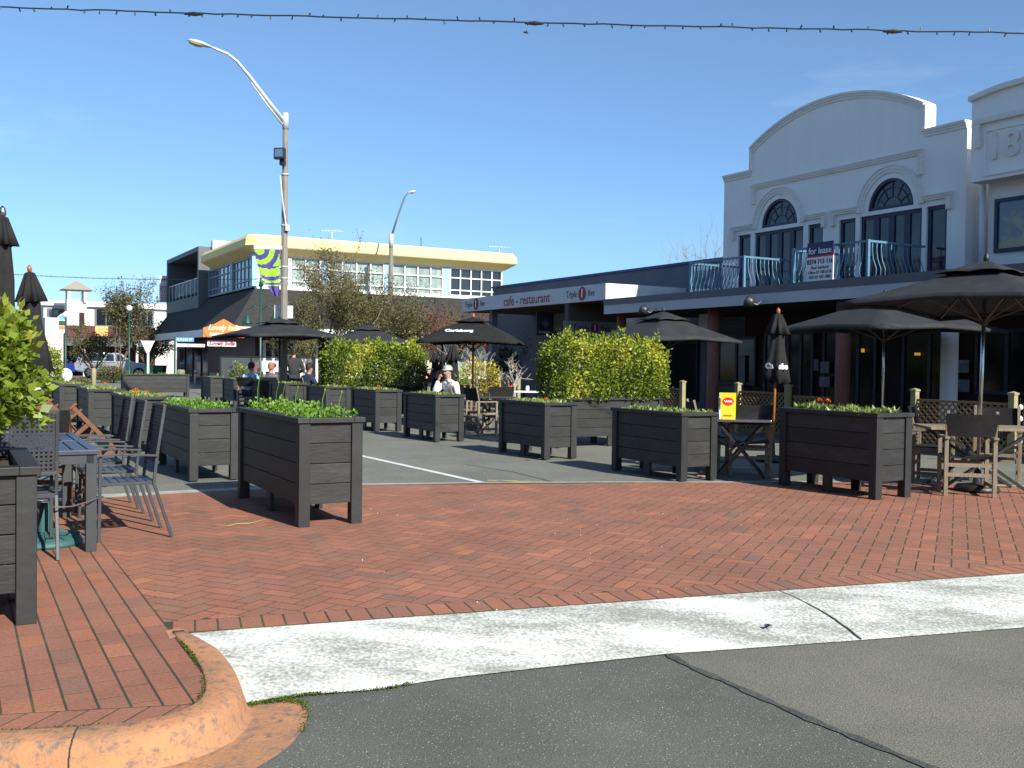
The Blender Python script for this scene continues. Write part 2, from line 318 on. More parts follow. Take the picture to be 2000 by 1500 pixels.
# front road, two toned with a sealed seam
seam = [G(1300, 1275, -.12), G(1345, 1300, -.12), G(1420, 1332, -.12), G(1500, 1368, -.12), G(1600, 1412, -.12), G(1700, 1452, -.12), G(1835, 1506, -.12)]
sd = (seam[-1]-seam[-2]).normalized(); seamf = seam+[seam[-1]+sd*12]; seamf = [seam[0]+(seam[0]-seam[1])*1.2]+seamf
far = [p+Vector((0, 0, 0)) for p in seamf]
lay('road', [A-LD*12+LN*.5, *[(p.x, p.y) for p in seamf], (0.5, -20), (-14, -20)], -.124, m_road1)
lay('road_resurfaced_half', [*[(p.x, p.y) for p in reversed(seamf)], A+LD*3.6+LN*.5, A+LD*20+LN*.5, (22, -20), (0.5, -20)], -.122, m_road2)
mb = MB()
for i in range(len(seamf)-1):
    a, b = seamf[i], seamf[i+1]; nn = Vector((-(b-a).y, (b-a).x, 0)).normalized()
    K = 16
    for k in range(K):
        p = a.lerp(b, k/K); q = a.lerp(b, (k+1)/K); q_ = i*K+k; w0 = .022+.006*math.sin(q_*.35)+.003*math.sin(q_*.9+1); q_ += 1; w1 = .022+.006*math.sin(q_*.35)+.003*math.sin(q_*.9+1)
        mb.add([(p-nn*w0), (q-nn*w1), (q+nn*w1), (p+nn*w0)], [(0, 1, 2, 3)])
o = mb.build('road_seam', mat('bitumen_seal', (.042, .044, .042), .85, (.085, .09, .08), 14, bump=.5, bscale=60)); o.location.z = -.1165+.12-.0; tag(o, kind='structure')
for v_ in o.data.vertices: v_.co.z = -.121
o.location.z = .002
# ---- brick paving
def clip(poly, p, n):                       # keep the side where (x-p).n >= 0
    out = []
    for i in range(len(poly)):
        a = poly[i]; b = poly[(i+1) % len(poly)]; da = (a-p).dot(n); db = (b-p).dot(n)
        if da >= 0: out.append(a)
        if (da >= 0) != (db >= 0): out.append(a.lerp(b, da/(da-db)))
    return out
farpx = [(60, 983), (200, 972), (455, 957), (700, 947), (950, 943), (1180, 942), (1400, 942), (1519, 941), (1700, 942), (1900, 947)]
FE = [G(*p) for p in farpx]; FE = [FE[0]+(FE[0]-FE[1])*8]+FE+[FE[-1]+(FE[-1]-FE[-2])*8]
FEl = [(FE[i], Vector(((FE[i+1]-FE[i]).y, -(FE[i+1]-FE[i]).x, 0)).normalized()) for i in range(len(FE)-1)]
nl = Vector((D1.y, -D1.x, 0))                # to the right of the d1 line through A
def put_brick(mb, poly, z=0, r=None):
    g = .0048; c = sum(poly, Vector())/len(poly); n = len(poly)
    if n < 3: return
    ar = abs(sum((poly[i]-c).cross(poly[(i+1) % n]-c).z for i in range(n)))/2
    if ar < .0012: return
    def inset(d):
        out = []
        for i in range(n):
            a = poly[i-1]; b = poly[i]; e = poly[(i+1) % n]
            d1 = (b-a).normalized(); d2 = (e-b).normalized(); n1 = Vector((-d1.y, d1.x, 0)); n2 = Vector((-d2.y, d2.x, 0))
            k = 1+n1.dot(n2); out.append(b+(n1+n2)*(d/max(k, .3)))
        return out
    zz = z+random.uniform(-.0004, .0004)
    lo = inset(g); hi = inset(g+.0006)
    vs = [(p.x, p.y, zz-.0028) for p in lo]+[(p.x, p.y, zz) for p in hi]+[(p.x, p.y, zz-.02) for p in lo]
    fs = [tuple(range(n, 2*n))]+[(i, (i+1) % n, n+(i+1) % n, n+i) for i in range(n)]+[(2*n+i, 2*n+(i+1) % n, (i+1) % n, i) for i in range(n)]
    mb.add(vs, fs, r)
def herring(mb, X0, X1, Y0, Y1, ang, clips, L=.232, W=.116):
    ca, sa = math.cos(ang), math.sin(ang); cx, cy = (X0+X1)/2, (Y0+Y1)/2; Rr = math.hypot(X1-X0, Y1-Y0)/2; N = int(Rr/W)+6
    for i in range(-N, N):
        for j in range(-N, N):
            k = (i-j) % 4
            if k == 0: r = (i*W, j*W, L, W)
            elif k == 3: r = (i*W, j*W-W, W, L)
            else: continue
            if k == 3: r = (i*W, j*W, W, L)
            pl = [Vector((r[0], r[1], 0)), Vector((r[0]+r[2], r[1], 0)), Vector((r[0]+r[2], r[1]+r[3], 0)), Vector((r[0], r[1]+r[3], 0))]
            pl = [Vector((cx+p.x*ca-p.y*sa, cy+p.x*sa+p.y*ca, 0)) for p in pl]
            c = sum(pl, Vector())/4
            if not (X0 < c.x < X1 and Y0 < c.y < Y1): continue
            if any((c-p).dot(n) < -.25 for p, n in clips): continue
            for p, n in clips:
                pl = clip(pl, p, n)
                if len(pl) < 3: break
            if len(pl) >= 3: put_brick(mb, pl)
HD = .232
clA = [(A+LN*HD, LN), (A, nl)]+[(p+n*.0, n) for p, n in FEl]
mb = MB(); herring(mb, -6.5, 13, 4.6, 13, math.atan2(LD.y, LD.x)+R(47), clA)
t = -.0
while t < 15:                                # header course beside the apron
    a = A+LD*t; pl = [a, a+LD*.116, a+LD*.116+LN*HD, a+LN*HD]
    put_brick(mb, pl); t += .1165
# running bond of the footpath: columns along d1
KPX = [(334, 1236), (372, 1275), (395, 1312), (402, 1350), (388, 1378), (352, 1396), (300, 1407), (230, 1415), (120, 1423), (0, 1428)]
KP = [G(*p) for p in KPX]; kd = (KP[-1]-KP[-3]).normalized(); KP += [KP[-1]+kd*1.5, KP[-1]+kd*5]
kn = Vector((kd.y, -kd.x, 0))
KL = [(KP[i], Vector(((KP[i+1]-KP[i]).y, -(KP[i+1]-KP[i]).x, 0)).normalized()) for i in range(len(KP)-1)]
clB = [(A, -nl)]+[(p, n) for p, n in KL[3:6]]+[(KP[8]+kn*.2, kn)]+FEl
for i in range(0, 62):
    off = (i % 2)*.116+random.uniform(-.01, .01)
    for j in range(-14, 34):
        a = A-nl*(.1165*(i+1))+D1*(j*.2335+off-1); pl = [a, a+nl*.1165, a+nl*.1165+D1*.2335, a+D1*.2335]
        for p, n in clB:
            pl = clip(pl, p, n)
            if len(pl) < 3: break
        if len(pl) >= 3: put_brick(mb, pl)
t = 0
k0 = KP[8]-kd*.9
while t < 7:
    a = k0+kd*t; s_ = nl*.04; pl = [a+kd*.116+kn*.0, a, a-kd*.09+kn*.197, a+kd*.026+kn*.197]; pl = [pl[1], pl[0], pl[3], pl[2]]
    pl2 = pl
    c = sum(pl, Vector())/4
    for p, n in KL[3:9]+[(A, -nl)]:
        pl2 = clip(pl2, p, n)
        if len(pl2) < 3: break
    if len(pl2) >= 3:
        cr = sum((pl2[i]-c).cross(pl2[(i+1) % len(pl2)]-c).z for i in range(len(pl2)))
        put_brick(mb, pl2 if cr > 0 else pl2[::-1])
    t += .1165
m = bpy.data.materials.new('clay_brick_pavers'); m.use_nodes = True; n = m.node_tree.nodes; l = m.node_tree.links.new
b = n['Principled BSDF']; b.inputs['Roughness'].default_value = .85; b.inputs['Specular IOR Level'].default_value = .35
at = n.new('ShaderNodeAttribute'); at.attribute_name = 'rnd'
rp = n.new('ShaderNodeValToRGB'); e = rp.color_ramp.elements; e[0].color = (.19, .115, .09, 1); e[0].position = 0; e[1].color = (.38, .155, .09, 1); e[1].position = 1
for pos, c in ((.03, (.26, .125, .085)), (.3, (.288, .124, .080)), (.5, (.282, .132, .088)), (.7, (.305, .127, .080)), (.9, (.33, .135, .08))):
    k = e.new(pos); k.color = (*c, 1)
l(at.outputs['Fac'], rp.inputs[0]); tc = n.new('ShaderNodeTexCoord')
nz = n.new('ShaderNodeTexNoise'); nz.inputs['Scale'].default_value = 1.1; nz.inputs['Detail'].default_value = 9; nz.inputs['Roughness'].default_value = .65; l(tc.outputs['Object'], nz.inputs['Vector'])
r2 = n.new('ShaderNodeValToRGB'); r2.color_ramp.elements[0].position = .3; r2.color_ramp.elements[1].position = .72; r2.color_ramp.elements[0].color = (.78, .80, .80, 1); r2.color_ramp.elements[1].color = (1.14, 1.14, 1.14, 1); l(nz.outputs[0], r2.inputs[0])
mm = n.new('ShaderNodeMixRGB'); mm.blend_type = 'MULTIPLY'; mm.inputs[0].default_value = 1; l(rp.outputs[0], mm.inputs[1]); l(r2.outputs[0], mm.inputs[2])
nf = n.new('ShaderNodeTexNoise'); nf.inputs['Scale'].default_value = 60; nf.inputs['Detail'].default_value = 6; l(tc.outputs['Object'], nf.inputs['Vector'])
r3 = n.new('ShaderNodeValToRGB'); r3.color_ramp.elements[0].position = .3; r3.color_ramp.elements[1].position = .7; r3.color_ramp.elements[0].color = (.82, .82, .82, 1); r3.color_ramp.elements[1].color = (1.15, 1.15, 1.15, 1); l(nf.outputs[0], r3.inputs[0])
m2 = n.new('ShaderNodeMixRGB'); m2.blend_type = 'MULTIPLY'; m2.inputs[0].default_value = 1; l(mm.outputs[0], m2.inputs[1]); l(r3.outputs[0], m2.inputs[2]); l(m2.outputs[0], b.inputs['Base Color'])
bp = n.new('ShaderNodeBump'); bp.inputs['Strength'].default_value = .35; bp.inputs['Distance'].default_value = .006; l(nf.outputs[0], bp.inputs['Height']); l(bp.outputs[0], b.inputs['Normal'])
o = mb.build('brick_paving', m, smooth='raw'); tag(o, kind='structure')
m_joint = mat('paving_joint', (.045, .036, .024), .95, (.075, .085, .02), 2.2, ramp=(.5, .72), bump=.3)
bed = MB(); pb = [A, A+LD*18]+[p for p in reversed(FE)]
bed.slab([(p.x, p.y) for p in [A, A+LD*17]+[FE[i] for i in range(len(FE)-1, 0, -1)]], -.03, -.0009)
o = bed.build('paving_bed', m_joint); tag(o, kind='structure')
pb = [A]+[FE[1]]+[FE[0]]+[p for p in reversed(KP)]
o = MB().slab([(p.x, p.y) for p in [FE[0]]+[p for p in reversed(KP)][0:len(KP)]+[FE[3]]], -.03, -.0011).build('footpath_bed', m_joint); tag(o, kind='structure')
# concrete strip between brick and street
mb = MB(); ws = [.22, .3, .3, .24, .16, .12, .12, .12, .14, .14, .14, .14]
L1 = []; 
for i, p in enumerate(FE):
    d = (FE[min(i+1, len(FE)-1)]-FE[max(i-1, 0)]).normalized(); L1.append(p+Vector((-d.y, d.x, 0))*ws[i])
mb.add([(p.x, p.y, -.003) for p in FE]+[(p.x, p.y, -.005) for p in L1], [(i, i+1, len(FE)+i+1, len(FE)+i) for i in range(len(FE)-1)])
tag(mb.build('concrete_strip', mat('old_concrete_strip', (.42, .43, .40), .9, (.27, .27, .25), 5, bump=.2)), kind='structure')
# white stained concrete apron
m_apron = bpy.data.materials.new('whitened_concrete'); m_apron.use_nodes = True; n = m_apron.node_tree.nodes; l = m_apron.node_tree.links.new; b = n['Principled BSDF']; b.inputs['Roughness'].default_value = .9
tc = n.new('ShaderNodeTexCoord'); mp = n.new('ShaderNodeMapping'); mp.inputs['Rotation'].default_value = (0, 0, -math.atan2(LD.y, LD.x)); mp.inputs['Scale'].default_value = (.55, 1.5, 1); l(tc.outputs['Object'], mp.inputs[0])
nz = n.new('ShaderNodeTexNoise'); nz.inputs['Scale'].default_value = 1.7; nz.inputs['Detail'].default_value = 10; nz.inputs['Roughness'].default_value = .68; l(mp.outputs[0], nz.inputs['Vector'])
nf = n.new('ShaderNodeTexNoise'); nf.inputs['Scale'].default_value = 55; nf.inputs['Detail'].default_value = 7; l(tc.outputs['Object'], nf.inputs['Vector'])
ad = n.new('ShaderNodeMath'); ad.operation = 'MULTIPLY_ADD'; l(nf.outputs[0], ad.inputs[0]); ad.inputs[1].default_value = .62; l(nz.outputs[0], ad.inputs[2])
rp = n.new('ShaderNodeValToRGB'); e = rp.color_ramp.elements; e[0].position = .68; e[0].color = (.24, .25, .215, 1); e[1].position = .93; e[1].color = (.66, .68, .65, 1); k = e.new(.80); k.color = (.42, .44, .40, 1)
l(ad.outputs[0], rp.inputs[0]); l(rp.outputs[0], b.inputs['Base Color'])
bp = n.new('ShaderNodeBump'); bp.inputs['Strength'].default_value = .4; bp.inputs['Distance'].default_value = .004; l(nf.outputs[0], bp.inputs['Height']); l(bp.outputs[0], b.inputs['Normal'])
far_e = [G(366, 1232, -.006)]+[A+LD*t+Vector((0, 0, -.006)) for t in (.35, .8, 1.5, 2.3, 3.2, 4.2, 5.2, 6.2, 9)]
nrx = [(478, 1376), (600, 1356), (730, 1347), (870, 1325), (1090, 1300), (1300, 1277), (1500, 1263), (1680, 1250), (2000, 1225)]
near_e = [G(x, y, -.115) for x, y in nrx]; near_e.append(near_e[-1]+(near_e[-1]-near_e[-2])*2.6)
mb = MB(); K = 6; vs = []
for i in range(len(far_e)):
    for k in range(K+1):
        p = far_e[i].lerp(near_e[i], k/K); p.z = -.006-.109*(k/K)**1.3; vs.append(p)
fs = [(i*(K+1)+k, i*(K+1)+k+1, (i+1)*(K+1)+k+1, (i+1)*(K+1)+k) for i in range(len(far_e)-1) for k in range(K)]
mb.add(vs, fs); tag(mb.build('concrete_apron', m_apron, smooth=True), kind='structure')
mb = MB(); sp = [(1506, 1147), (1540, 1166), (1590, 1191), (1640, 1219), (1683, 1250)]; s0_, e0_ = G(1506, 1147, 0), G(1683, 1250, -.115); pp = []
for k in range(13):
    t_ = k/12; q_ = s0_.lerp(e0_, t_)+Vector((.04*math.sin(math.pi*t_)+random.gauss(0, .003), 0, 0)); q_.z = -.006-.109*t_**1.3-.002; pp.append(q_)
for i in range(12):
    a, b_ = pp[i], pp[i+1]; nn = Vector((-(b_-a).y, (b_-a).x, 0)).normalized()*.006
    mb.add([a-nn+Vector((0, 0, .007)), b_-nn+Vector((0, 0, .007)), b_+nn+Vector((0, 0, .007)), a+nn+Vector((0, 0, .007))], [(0, 1, 2, 3)])
tag(mb.build('apron_joint', mat('dark_joint', (.02, .03, .025), .9)), kind='structure')
# kerb
m_kerb = mat('orange_stained_concrete', (.46, .215, .098), .9, (.30, .165, .095), 3.5, bump=.3, bscale=60, ramp=(.42, .7))
kn_ = m_kerb.node_tree.nodes; kl = m_kerb.node_tree.links.new; bb = kn_['Principled BSDF']
src = bb.inputs['Base Color'].links[0].from_socket; tc = kn_.new('ShaderNodeTexCoord')
n2 = kn_.new('ShaderNodeTexNoise'); n2.inputs['Scale'].default_value = 19; n2.inputs['Detail'].default_value = 9; n2.inputs['Roughness'].default_value = .75; kl(tc.outputs['Object'], n2.inputs['Vector'])
rr_ = kn_.new('ShaderNodeValToRGB'); rr_.color_ramp.elements[0].position = .50; rr_.color_ramp.elements[1].position = .64; kl(n2.outputs[0], rr_.inputs[0])
mx = kn_.new('ShaderNodeMixRGB'); kl(rr_.outputs[0], mx.inputs[0]); kl(src, mx.inputs[1]); mx.inputs[2].default_value = (.15, .12, .10, 1); kl(mx.outputs[0], bb.inputs['Base Color'])
def resample(P, step):
    out = [P[0]]
    for i in range(len(P)-1):
        n = max(1, int((P[i+1]-P[i]).length/step))
        for k in range(1, n+1): out.append(P[i].lerp(P[i+1], k/n))
    for _ in range(3): out = [out[0]]+[(out[i-1]+out[i]*2+out[i+1])/4 for i in range(1, len(out)-1)]+[out[-1]]
    return out
KS = resample(KP, .06); prof = [(0, -.10), (0, .004), (.012, .009), (.095, .006), (.125, -.004), (.148, -.025), (.160, -.055), (.168, -.09), (.180, -.112), (.2, -.1195), (.2, -.14)]
vs = []
for i, p in enumerate(KS):
    d = (KS[min(i+1, len(KS)-1)]-KS[max(i-1, 0)]).normalized(); nn = Vector((-d.y, d.x, 0))
    wsc = .62+.38*min(1, i/5)
    for a, z in prof: vs.append(p+nn*(a*wsc+.004)+Vector((0, 0, z)))
K = len(prof); fs = [(i*K+k, i*K+k+1, (i+1)*K+k+1, (i+1)*K+k) for i in range(len(KS)-1) for k in range(K-1)]+[tuple(range(K)), tuple(reversed(range((len(KS)-1)*K, len(KS)*K)))]
tag(MB().add(vs, fs).build('kerb', m_kerb, smooth=True), kind='structure')
i_ = min(range(len(KS)), key=lambda i: (KS[i]-G(150, 1421)).length); p = KS[i_]
mb = MB(); nn = -kn
for k in range(6):
    a, z = prof[1+k]; a2, z2 = prof[2+k]; jx = random.uniform(-.004, .004)
    mb.add([p+nn*(a+.005)+kd*(.003+jx)+Vector((0, 0, z+.003)), p+nn*(a2+.008)+kd*.003+Vector((0, 0, z2+.003)), p+nn*(a2+.008)-kd*.003+Vector((0, 0, z2+.003)), p+nn*(a+.005)-kd*(.003-jx)+Vector((0, 0, z+.003))], [(0, 1, 2, 3)])
tag(mb.build('kerb_joint', MATS['dark_joint'] if 'dark_joint' in MATS else m_joint), kind='structure')
gp = [(440, 1420), (480, 1378), (530, 1369), (575, 1368), (597, 1380), (600, 1400), (592, 1425), (570, 1452), (540, 1476), (500, 1500), (440, 1532), (340, 1570), (200, 1595), (0, 1610)]
gq = [G(x, y, -.119) for x, y in gp]; gq += [gq[-1]+kd*5, KP[-1]+kn*.02]+[p+Vector((0, 0, 0)) for p in reversed(KP[3:-1])]
o = MB().add([(p.x, p.y, -.1185) for p in gq], [tuple(range(len(gq)))]).build('gutter', m_kerb); tag(o, kind='structure')
MB().slab([tuple(p_[:2]) for p_ in (G(322, 1233), G(330, 1246), G(345, 1243), G(366, 1236), G(362, 1229), G(343, 1228))], -.03, .003).build('kerb_end', m_kerb, bevel=.003)['kind'] = 'structure'
# moss in the joints beside kerb and apron
pts = []
for P, z, wd, k in ((KS[3:], .004, .011, 34), ([G(x, y, -.118) for x, y in ((478, 1380), (540, 1371), (592, 1372), (602, 1400), (590, 1432))], -.112, .018, 60), ([G(x, y, -.117) for x, y in ((478, 1378), (600, 1358), (730, 1349), (800, 1338))], -.112, .012, 70),
                 ([G(x, y, -.05) for x, y in ((372, 1240), (420, 1300), (466, 1362))], -.03, .008, 30)):
    P = resample(list(P), .02)
    for i, p in enumerate(P):
        dn = .5+.5*math.sin(i*.21)+.4*math.sin(i*.067+1)
        for _ in range(int(max(0, dn)*k*.35)): pts.append((p.x+random.gauss(0, wd*.6), p.y+random.gauss(0, wd*.6), z+random.uniform(-.002, .003)))
o = leafmesh('moss', pts, NR.uniform(.004, .011, len(pts)), lf_moss, aspect=.9, outward=np.array([0, 0, .7])); tag(o, kind='stuff')
# painted marks on the street
def stripe(name, pxs, wd, z, m):
    P = [G(x, y, z) for x, y in pxs]; mb = MB()
    for i in range(len(P)-1):
        a, b_ = P[i], P[i+1]; nn = Vector((-(b_-a).y, (b_-a).x, 0)).normalized()*wd/2; mb.add([a-nn, b_-nn, b_+nn, a+nn], [(0, 1, 2, 3)])
    return tag(mb.build(name, m), kind='structure')
m_line = mat('worn_road_paint', (.62, .64, .62), .8, (.26, .27, .25), 9, ramp=(.5, .75))
stripe('road_line', [(600, 865), (710, 891), (945, 943)], .10, -.008, m_line)
m_yl = mat('worn_yellow_paint', (.52, .34, .04), .8, (.16, .16, .13), 6, ramp=(.42, .6))
stripe('yellow_road_mark', [(952, 938), (1062, 941)], .12, -.0078, m_yl)
stripe('yellow_road_mark', [(1405, 912), (1470, 914)], .14, -.0078, m_yl)
stripe('street_crack', [(910, 907), (1000, 921), (1085, 942)], .018, -.0078, MATS['bitumen_seal'])
stripe('street_crack', [(1290, 880), (1185, 868), (1100, 858)], .02, -.0078, MATS['bitumen_seal'])
# ------------------------------------------------------------------ small litter, leaves
def litter(px, py, s, m, label, cat, z=.004, ln=1.0):
    p = G(px, py, z); mb = MB(); a = random.uniform(0, 3)
    n = 9
    vs = [(math.cos(2*math.pi*i/n)*s*random.uniform(.7, 1)*ln, math.sin(2*math.pi*i/n)*s*random.uniform(.5, .8), .006*math.sin(i*2)) for i in range(n)]+[(0, 0, .012)]
    mb.add(vs, [(i, (i+1) % n, n) for i in range(n)]); o = mb.build('fallen_leaf' if cat == 'leaf' else 'litter_scrap', m, solid=.0015); o.location = p; o.rotation_euler.z = a; tag(o, label, cat)
m_dl = mat('dry_leaf', (.26, .10, .04), .8)
litter(1031, 898, .06, m_dl, 'small brown dry leaf on the asphalt under the planter with cream-tipped plants', 'leaf', -.004)
litter(1500, 1222, .028, mat('dark_scrap', (.03, .035, .05), .5), 'tiny dark square scrap lying on the white concrete apron', 'litter', -.058)
litter(1372, 930, .10, mat('pinkish_leaf', (.34, .22, .17), .8), 'dry pinkish leaf caught between the legs of a planter', 'leaf', .004)
mb = MB(); tw = [G(x, y, .008) for x, y in ((418, 1025), (445, 1027), (462, 1023), (488, 1022), (520, 1014))]; mb.tube(tw, [.003, .005, .005, .005, .002], 6)
tag(mb.build('fallen_twig', mat('dry_twig', (.35, .25, .12), .8)), 'thin dry twig lying on the red bricks left of the big planter', 'twig')
pts = []
for _ in range(160):
    x = random.uniform(700, 1500); y = random.uniform(800, 1200); p = G(x, y, .004); pts.append(tuple(p))
tag(leafmesh('grit', pts, NR.uniform(.004, .009, len(pts)), M['whitepaint'], aspect=.8, outward=np.array([0, 0, 1.5])), kind='stuff')
#@@PART3
# ------------------------------------------------------------------ PLANTERS
def make_planter(W, L, Ht, NP=4, pitch=0):
    root = thing('planter_box', (0, 0, 0), 0, 'x', 'planter'); P = .1; Z0 = .175*Ht/.88; ZT = Ht-.045
    for x in (0, W):                                    # long sides
        mb = MB(); sg = 1 if x else -1; xo = x-sg*.022
        ph = (ZT-Z0)/NP; cuts = [0.0, L]
        for k in range(NP):
            mb.box(min(xo, xo-sg*.03), max(xo, xo-sg*.03), .03, L-.03, Z0+k*ph+.003, Z0+(k+1)*ph-.003)
        mb.build('side_panel', M['stain'], root, bevel=.003)
    for y in (0, L):
        mb = MB(); sg = 1 if y else -1; yo = y-sg*.022; ph = (ZT-Z0)/NP
        for k in range(NP):
            mb.box(.03, W-.03, min(yo, yo-sg*.03), max(yo, yo-sg*.03), Z0+k*ph+.003, Z0+(k+1)*ph-.003)
        mb.build('end_panel', M['stain'], root, bevel=.003)
    for x0 in (0, W-P):
        for y0 in (0, L-P):
            MB().box(x0, x0+P, y0, y0+P, 0, ZT).build('leg', M['stainpost'], root, bevel=.004)
        MB().box(x0+.03, x0+P-.03+.0, L/2-.06, L/2+.06, 0, Z0+.1).build('leg', M['stainpost'], root, bevel=.004)
    mb = MB(); e = .018; w = .085; z0, z1 = ZT, Ht
    mb.box(-e, w, -e, L+e, z0, z1); mb.box(W-w, W+e, -e, L+e, z0, z1); mb.box(w, W-w, -e, w, z0, z1-.001); mb.box(w, W-w, L-w, L+e, z0, z1-.001)
    mb.build('rim', M['stainpost'], root, bevel=.004)
    mb = MB(); n = 8
    vs = [(.055+(W-.11)*i/n, .055+(L-.11)*j/n, Ht-.07+random.uniform(-.015, .02)) for j in range(n+1) for i in range(n+1)]
    mb.add(vs, [(j*(n+1)+i, j*(n+1)+i+1, (j+1)*(n+1)+i+1, (j+1)*(n+1)+i) for j in range(n) for i in range(n)]).build('soil', M['soil'], root)
    return root
PROTO = {}
def planter(px, py, W, L, Ht, label, rz=TH, group='dark timber planters along the street', loc=None, NP=4):
    k = (W, L, Ht)
    if k not in PROTO: PROTO[k] = make_planter(W, L, Ht, NP)
    p = loc if loc is not None else G(px, py)
    o = place(PROTO[k], p, rz, label, group); return o
def bedding(pl, W, L, Ht, kind, label, h=.15, flowers=0, dens=1.0, y0=0.0, y1=1.0):
    root = thing('bedding_plants', pl.location, pl.rotation_euler.z, label, 'plants'); n = int(150*L*W*dens*10)
    P = []; SZ = []; OUT = []
    nc = int(22*L*W*5)
    for _ in range(nc):
        cx = random.uniform(.06, W-.06); cy = random.uniform(y0*L+.06, y1*L-.06); ch = h*random.uniform(.35, 1)
        cr = random.uniform(.06, .11) if kind != 'varg' else random.uniform(.05, .08)
        m_ = int(n/nc)
        for _ in range(m_):
            if kind == 'varg':
                a = random.uniform(0, 6.28); P.append((cx+math.cos(a)*.015, cy+math.sin(a)*.015, Ht-.06+random.uniform(0, ch*.6))); SZ.append(random.uniform(.05, .10)); OUT.append((math.cos(a), math.sin(a), random.uniform(.5, 1.8)))
            else:
                d = Vector((random.gauss(0, 1), random.gauss(0, 1), abs(random.gauss(0, 1)))).normalized()*random.uniform(.5, 1); P.append((cx+d.x*cr, cy+d.y*cr, Ht-.06+d.z*ch*1.15)); SZ.append(random.uniform(.018, .038)); OUT.append((d.x, d.y, d.z+.4))
    lm = {'varg': lf_varg, 'pars': lf_pars}[kind]
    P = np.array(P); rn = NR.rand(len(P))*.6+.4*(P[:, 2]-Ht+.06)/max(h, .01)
    leafmesh('foliage', P, SZ, lm, root, aspect=.42 if kind == 'varg' else .9, outward=np.array(OUT), tilt=.3 if kind == 'varg' else .7, rnd=rn)
    for _ in range(flowers):
        c = (random.uniform(.1, W-.1), random.uniform(y0*L+.1, y1*L-.1), Ht+h*.55+random.uniform(0, .05)); P = []; O = []
        for k in range(60):
            d = Vector((random.gauss(0, 1), random.gauss(0, 1), abs(random.gauss(0, .7)))).normalized(); P.append((c[0]+d.x*.012, c[1]+d.y*.012, c[2]+d.z*.01)); O.append(tuple(d))
        leafmesh('flower', P, [.024]*60, lf_org, root, aspect=.6, outward=np.array(O), tilt=.3)
    return root
PW = .57
defs = [ # px, py(near corner), L, H, label, kind, plants label, h, flowers
 (583, 1031, 2.05, .93, 'big dark planter box on the bricks filled with tall bright parsley', 'pars', 'tall bright green parsley with seed stalks in the big front planter', .17, 0),
 (370, 940, 2.05, .84, 'dark planter box with parsley beside the metal table chairs, standing on asphalt', 'pars', 'bright green parsley in the planter beside the metal chairs', .12, 0),
 (253, None, 2.0, .84, 'dark planter box with pale leaves and orange flowers behind the metal chairs', 'varg', 'pale leafy plants with three orange flowers behind the tipped wooden chairs', .08, 3),
 (172, None, 2.0, .84, 'dark planter box behind the tipped wooden chairs, fourth in the left row', 'varg', 'low pale green plants with an orange flower, fourth planter of the left row', .07, 1),
 (116, None, 2.0, .84, 'dark planter box farthest along the left row, near the leaning closed umbrella', 'varg', 'low light green plants in the farthest planter of the left row', .07, 0),
 (1710, 977, 1.42, .93, 'dark planter box on the bricks with long pale leaves and two orange flowers', 'varg', 'long pale-edged leaves with two orange flowers in the right front planter', .13, 2),
 (1330, 941, 1.45, .84, 'dark planter box at the brick edge beside the yellow menu card table', 'varg', 'dense short pale green plants in the planter by the yellow menu card', .07, 0),
 (1063, 898, 1.40, .84, 'dark planter box standing in front of the right hand hedge planter', 'varg', 'short cream and green plants in the planter before the right hedge', .06, 1),
 (850, 863, 1.42, .84, 'dark planter box in front of the seated woman with the cap', 'varg', 'small light green plants in front of the woman with the cap', .06, 0),
 (733, 843, 1.42, .84, 'dark planter box in front of the left hedge with an orange flower', 'varg', 'pale plants with an orange flower in front of the left hedge', .06, 1)]
PL = []
for i, (px, py, L, Ht, lab, kind, plab, h, fl) in enumerate(defs):
    if i == 2: loc = GY(px, 14.5)
    elif i == 3: loc = GY(px, 17.7)
    elif i == 4: loc = GY(px, 20.9)
    else: loc = G(px, py)
    o = planter(0, 0, PW, L, Ht, lab, loc=loc); PL.append(o); bedding(o, PW, L, Ht, kind, plab, h, fl, dens=2.4 if i < 2 else 1.0)
for px, Y, lab, kind in ((636, 21.6, 'dark planter box just left of the left hedge', 'varg'), (557, 24.3, 'dark planter box right in front of the concrete lamp pole', 'varg'),
                   (507, 26.6, 'dark planter box in front of the seated person in light blue', 'varg'), (456, 29.0, 'dark planter box second from the far end of the right row', 'pars'), (411, 31.5, 'dark planter box at the far end of the right row with low green plants', 'pars')):
    o = planter(0, 0, PW, 1.42, .84, lab, loc=GY(px, Y)); bedding(o, PW, 1.42, .84, kind, 'low green plants in the '+lab.replace('dark planter box ', 'planter ').replace(' of the right row', '').replace(' with low green plants', ''), .09, 0, .7)
# seed stalks in the front planter
st = MB(); hd = MB()
for a, b_, hh in ((.1, 1.7, .35), (.2, 1.4, .26), (.22, 1.25, .26), (.5, .9, .2), (.45, .3, .2), (.3, 1.1, .22)):
    st.tube([(a, b_, .85), (a+.01, b_+.01, .93+hh*.6), (a+.03, b_, .93+hh)], .004, 5); hd.lathe([(.001, -.016), (.009, -.006), (.009, .006), (.001, .016)], 8, (a+.03, b_, .94+hh))
bedp = [o for o in bpy.data.objects if o.get('label', '').startswith('tall bright green parsley')][0]
s_ = st.build('seed_stalk', lf_pars, bedp); hd.build('seed_head', lf_pars, s_)
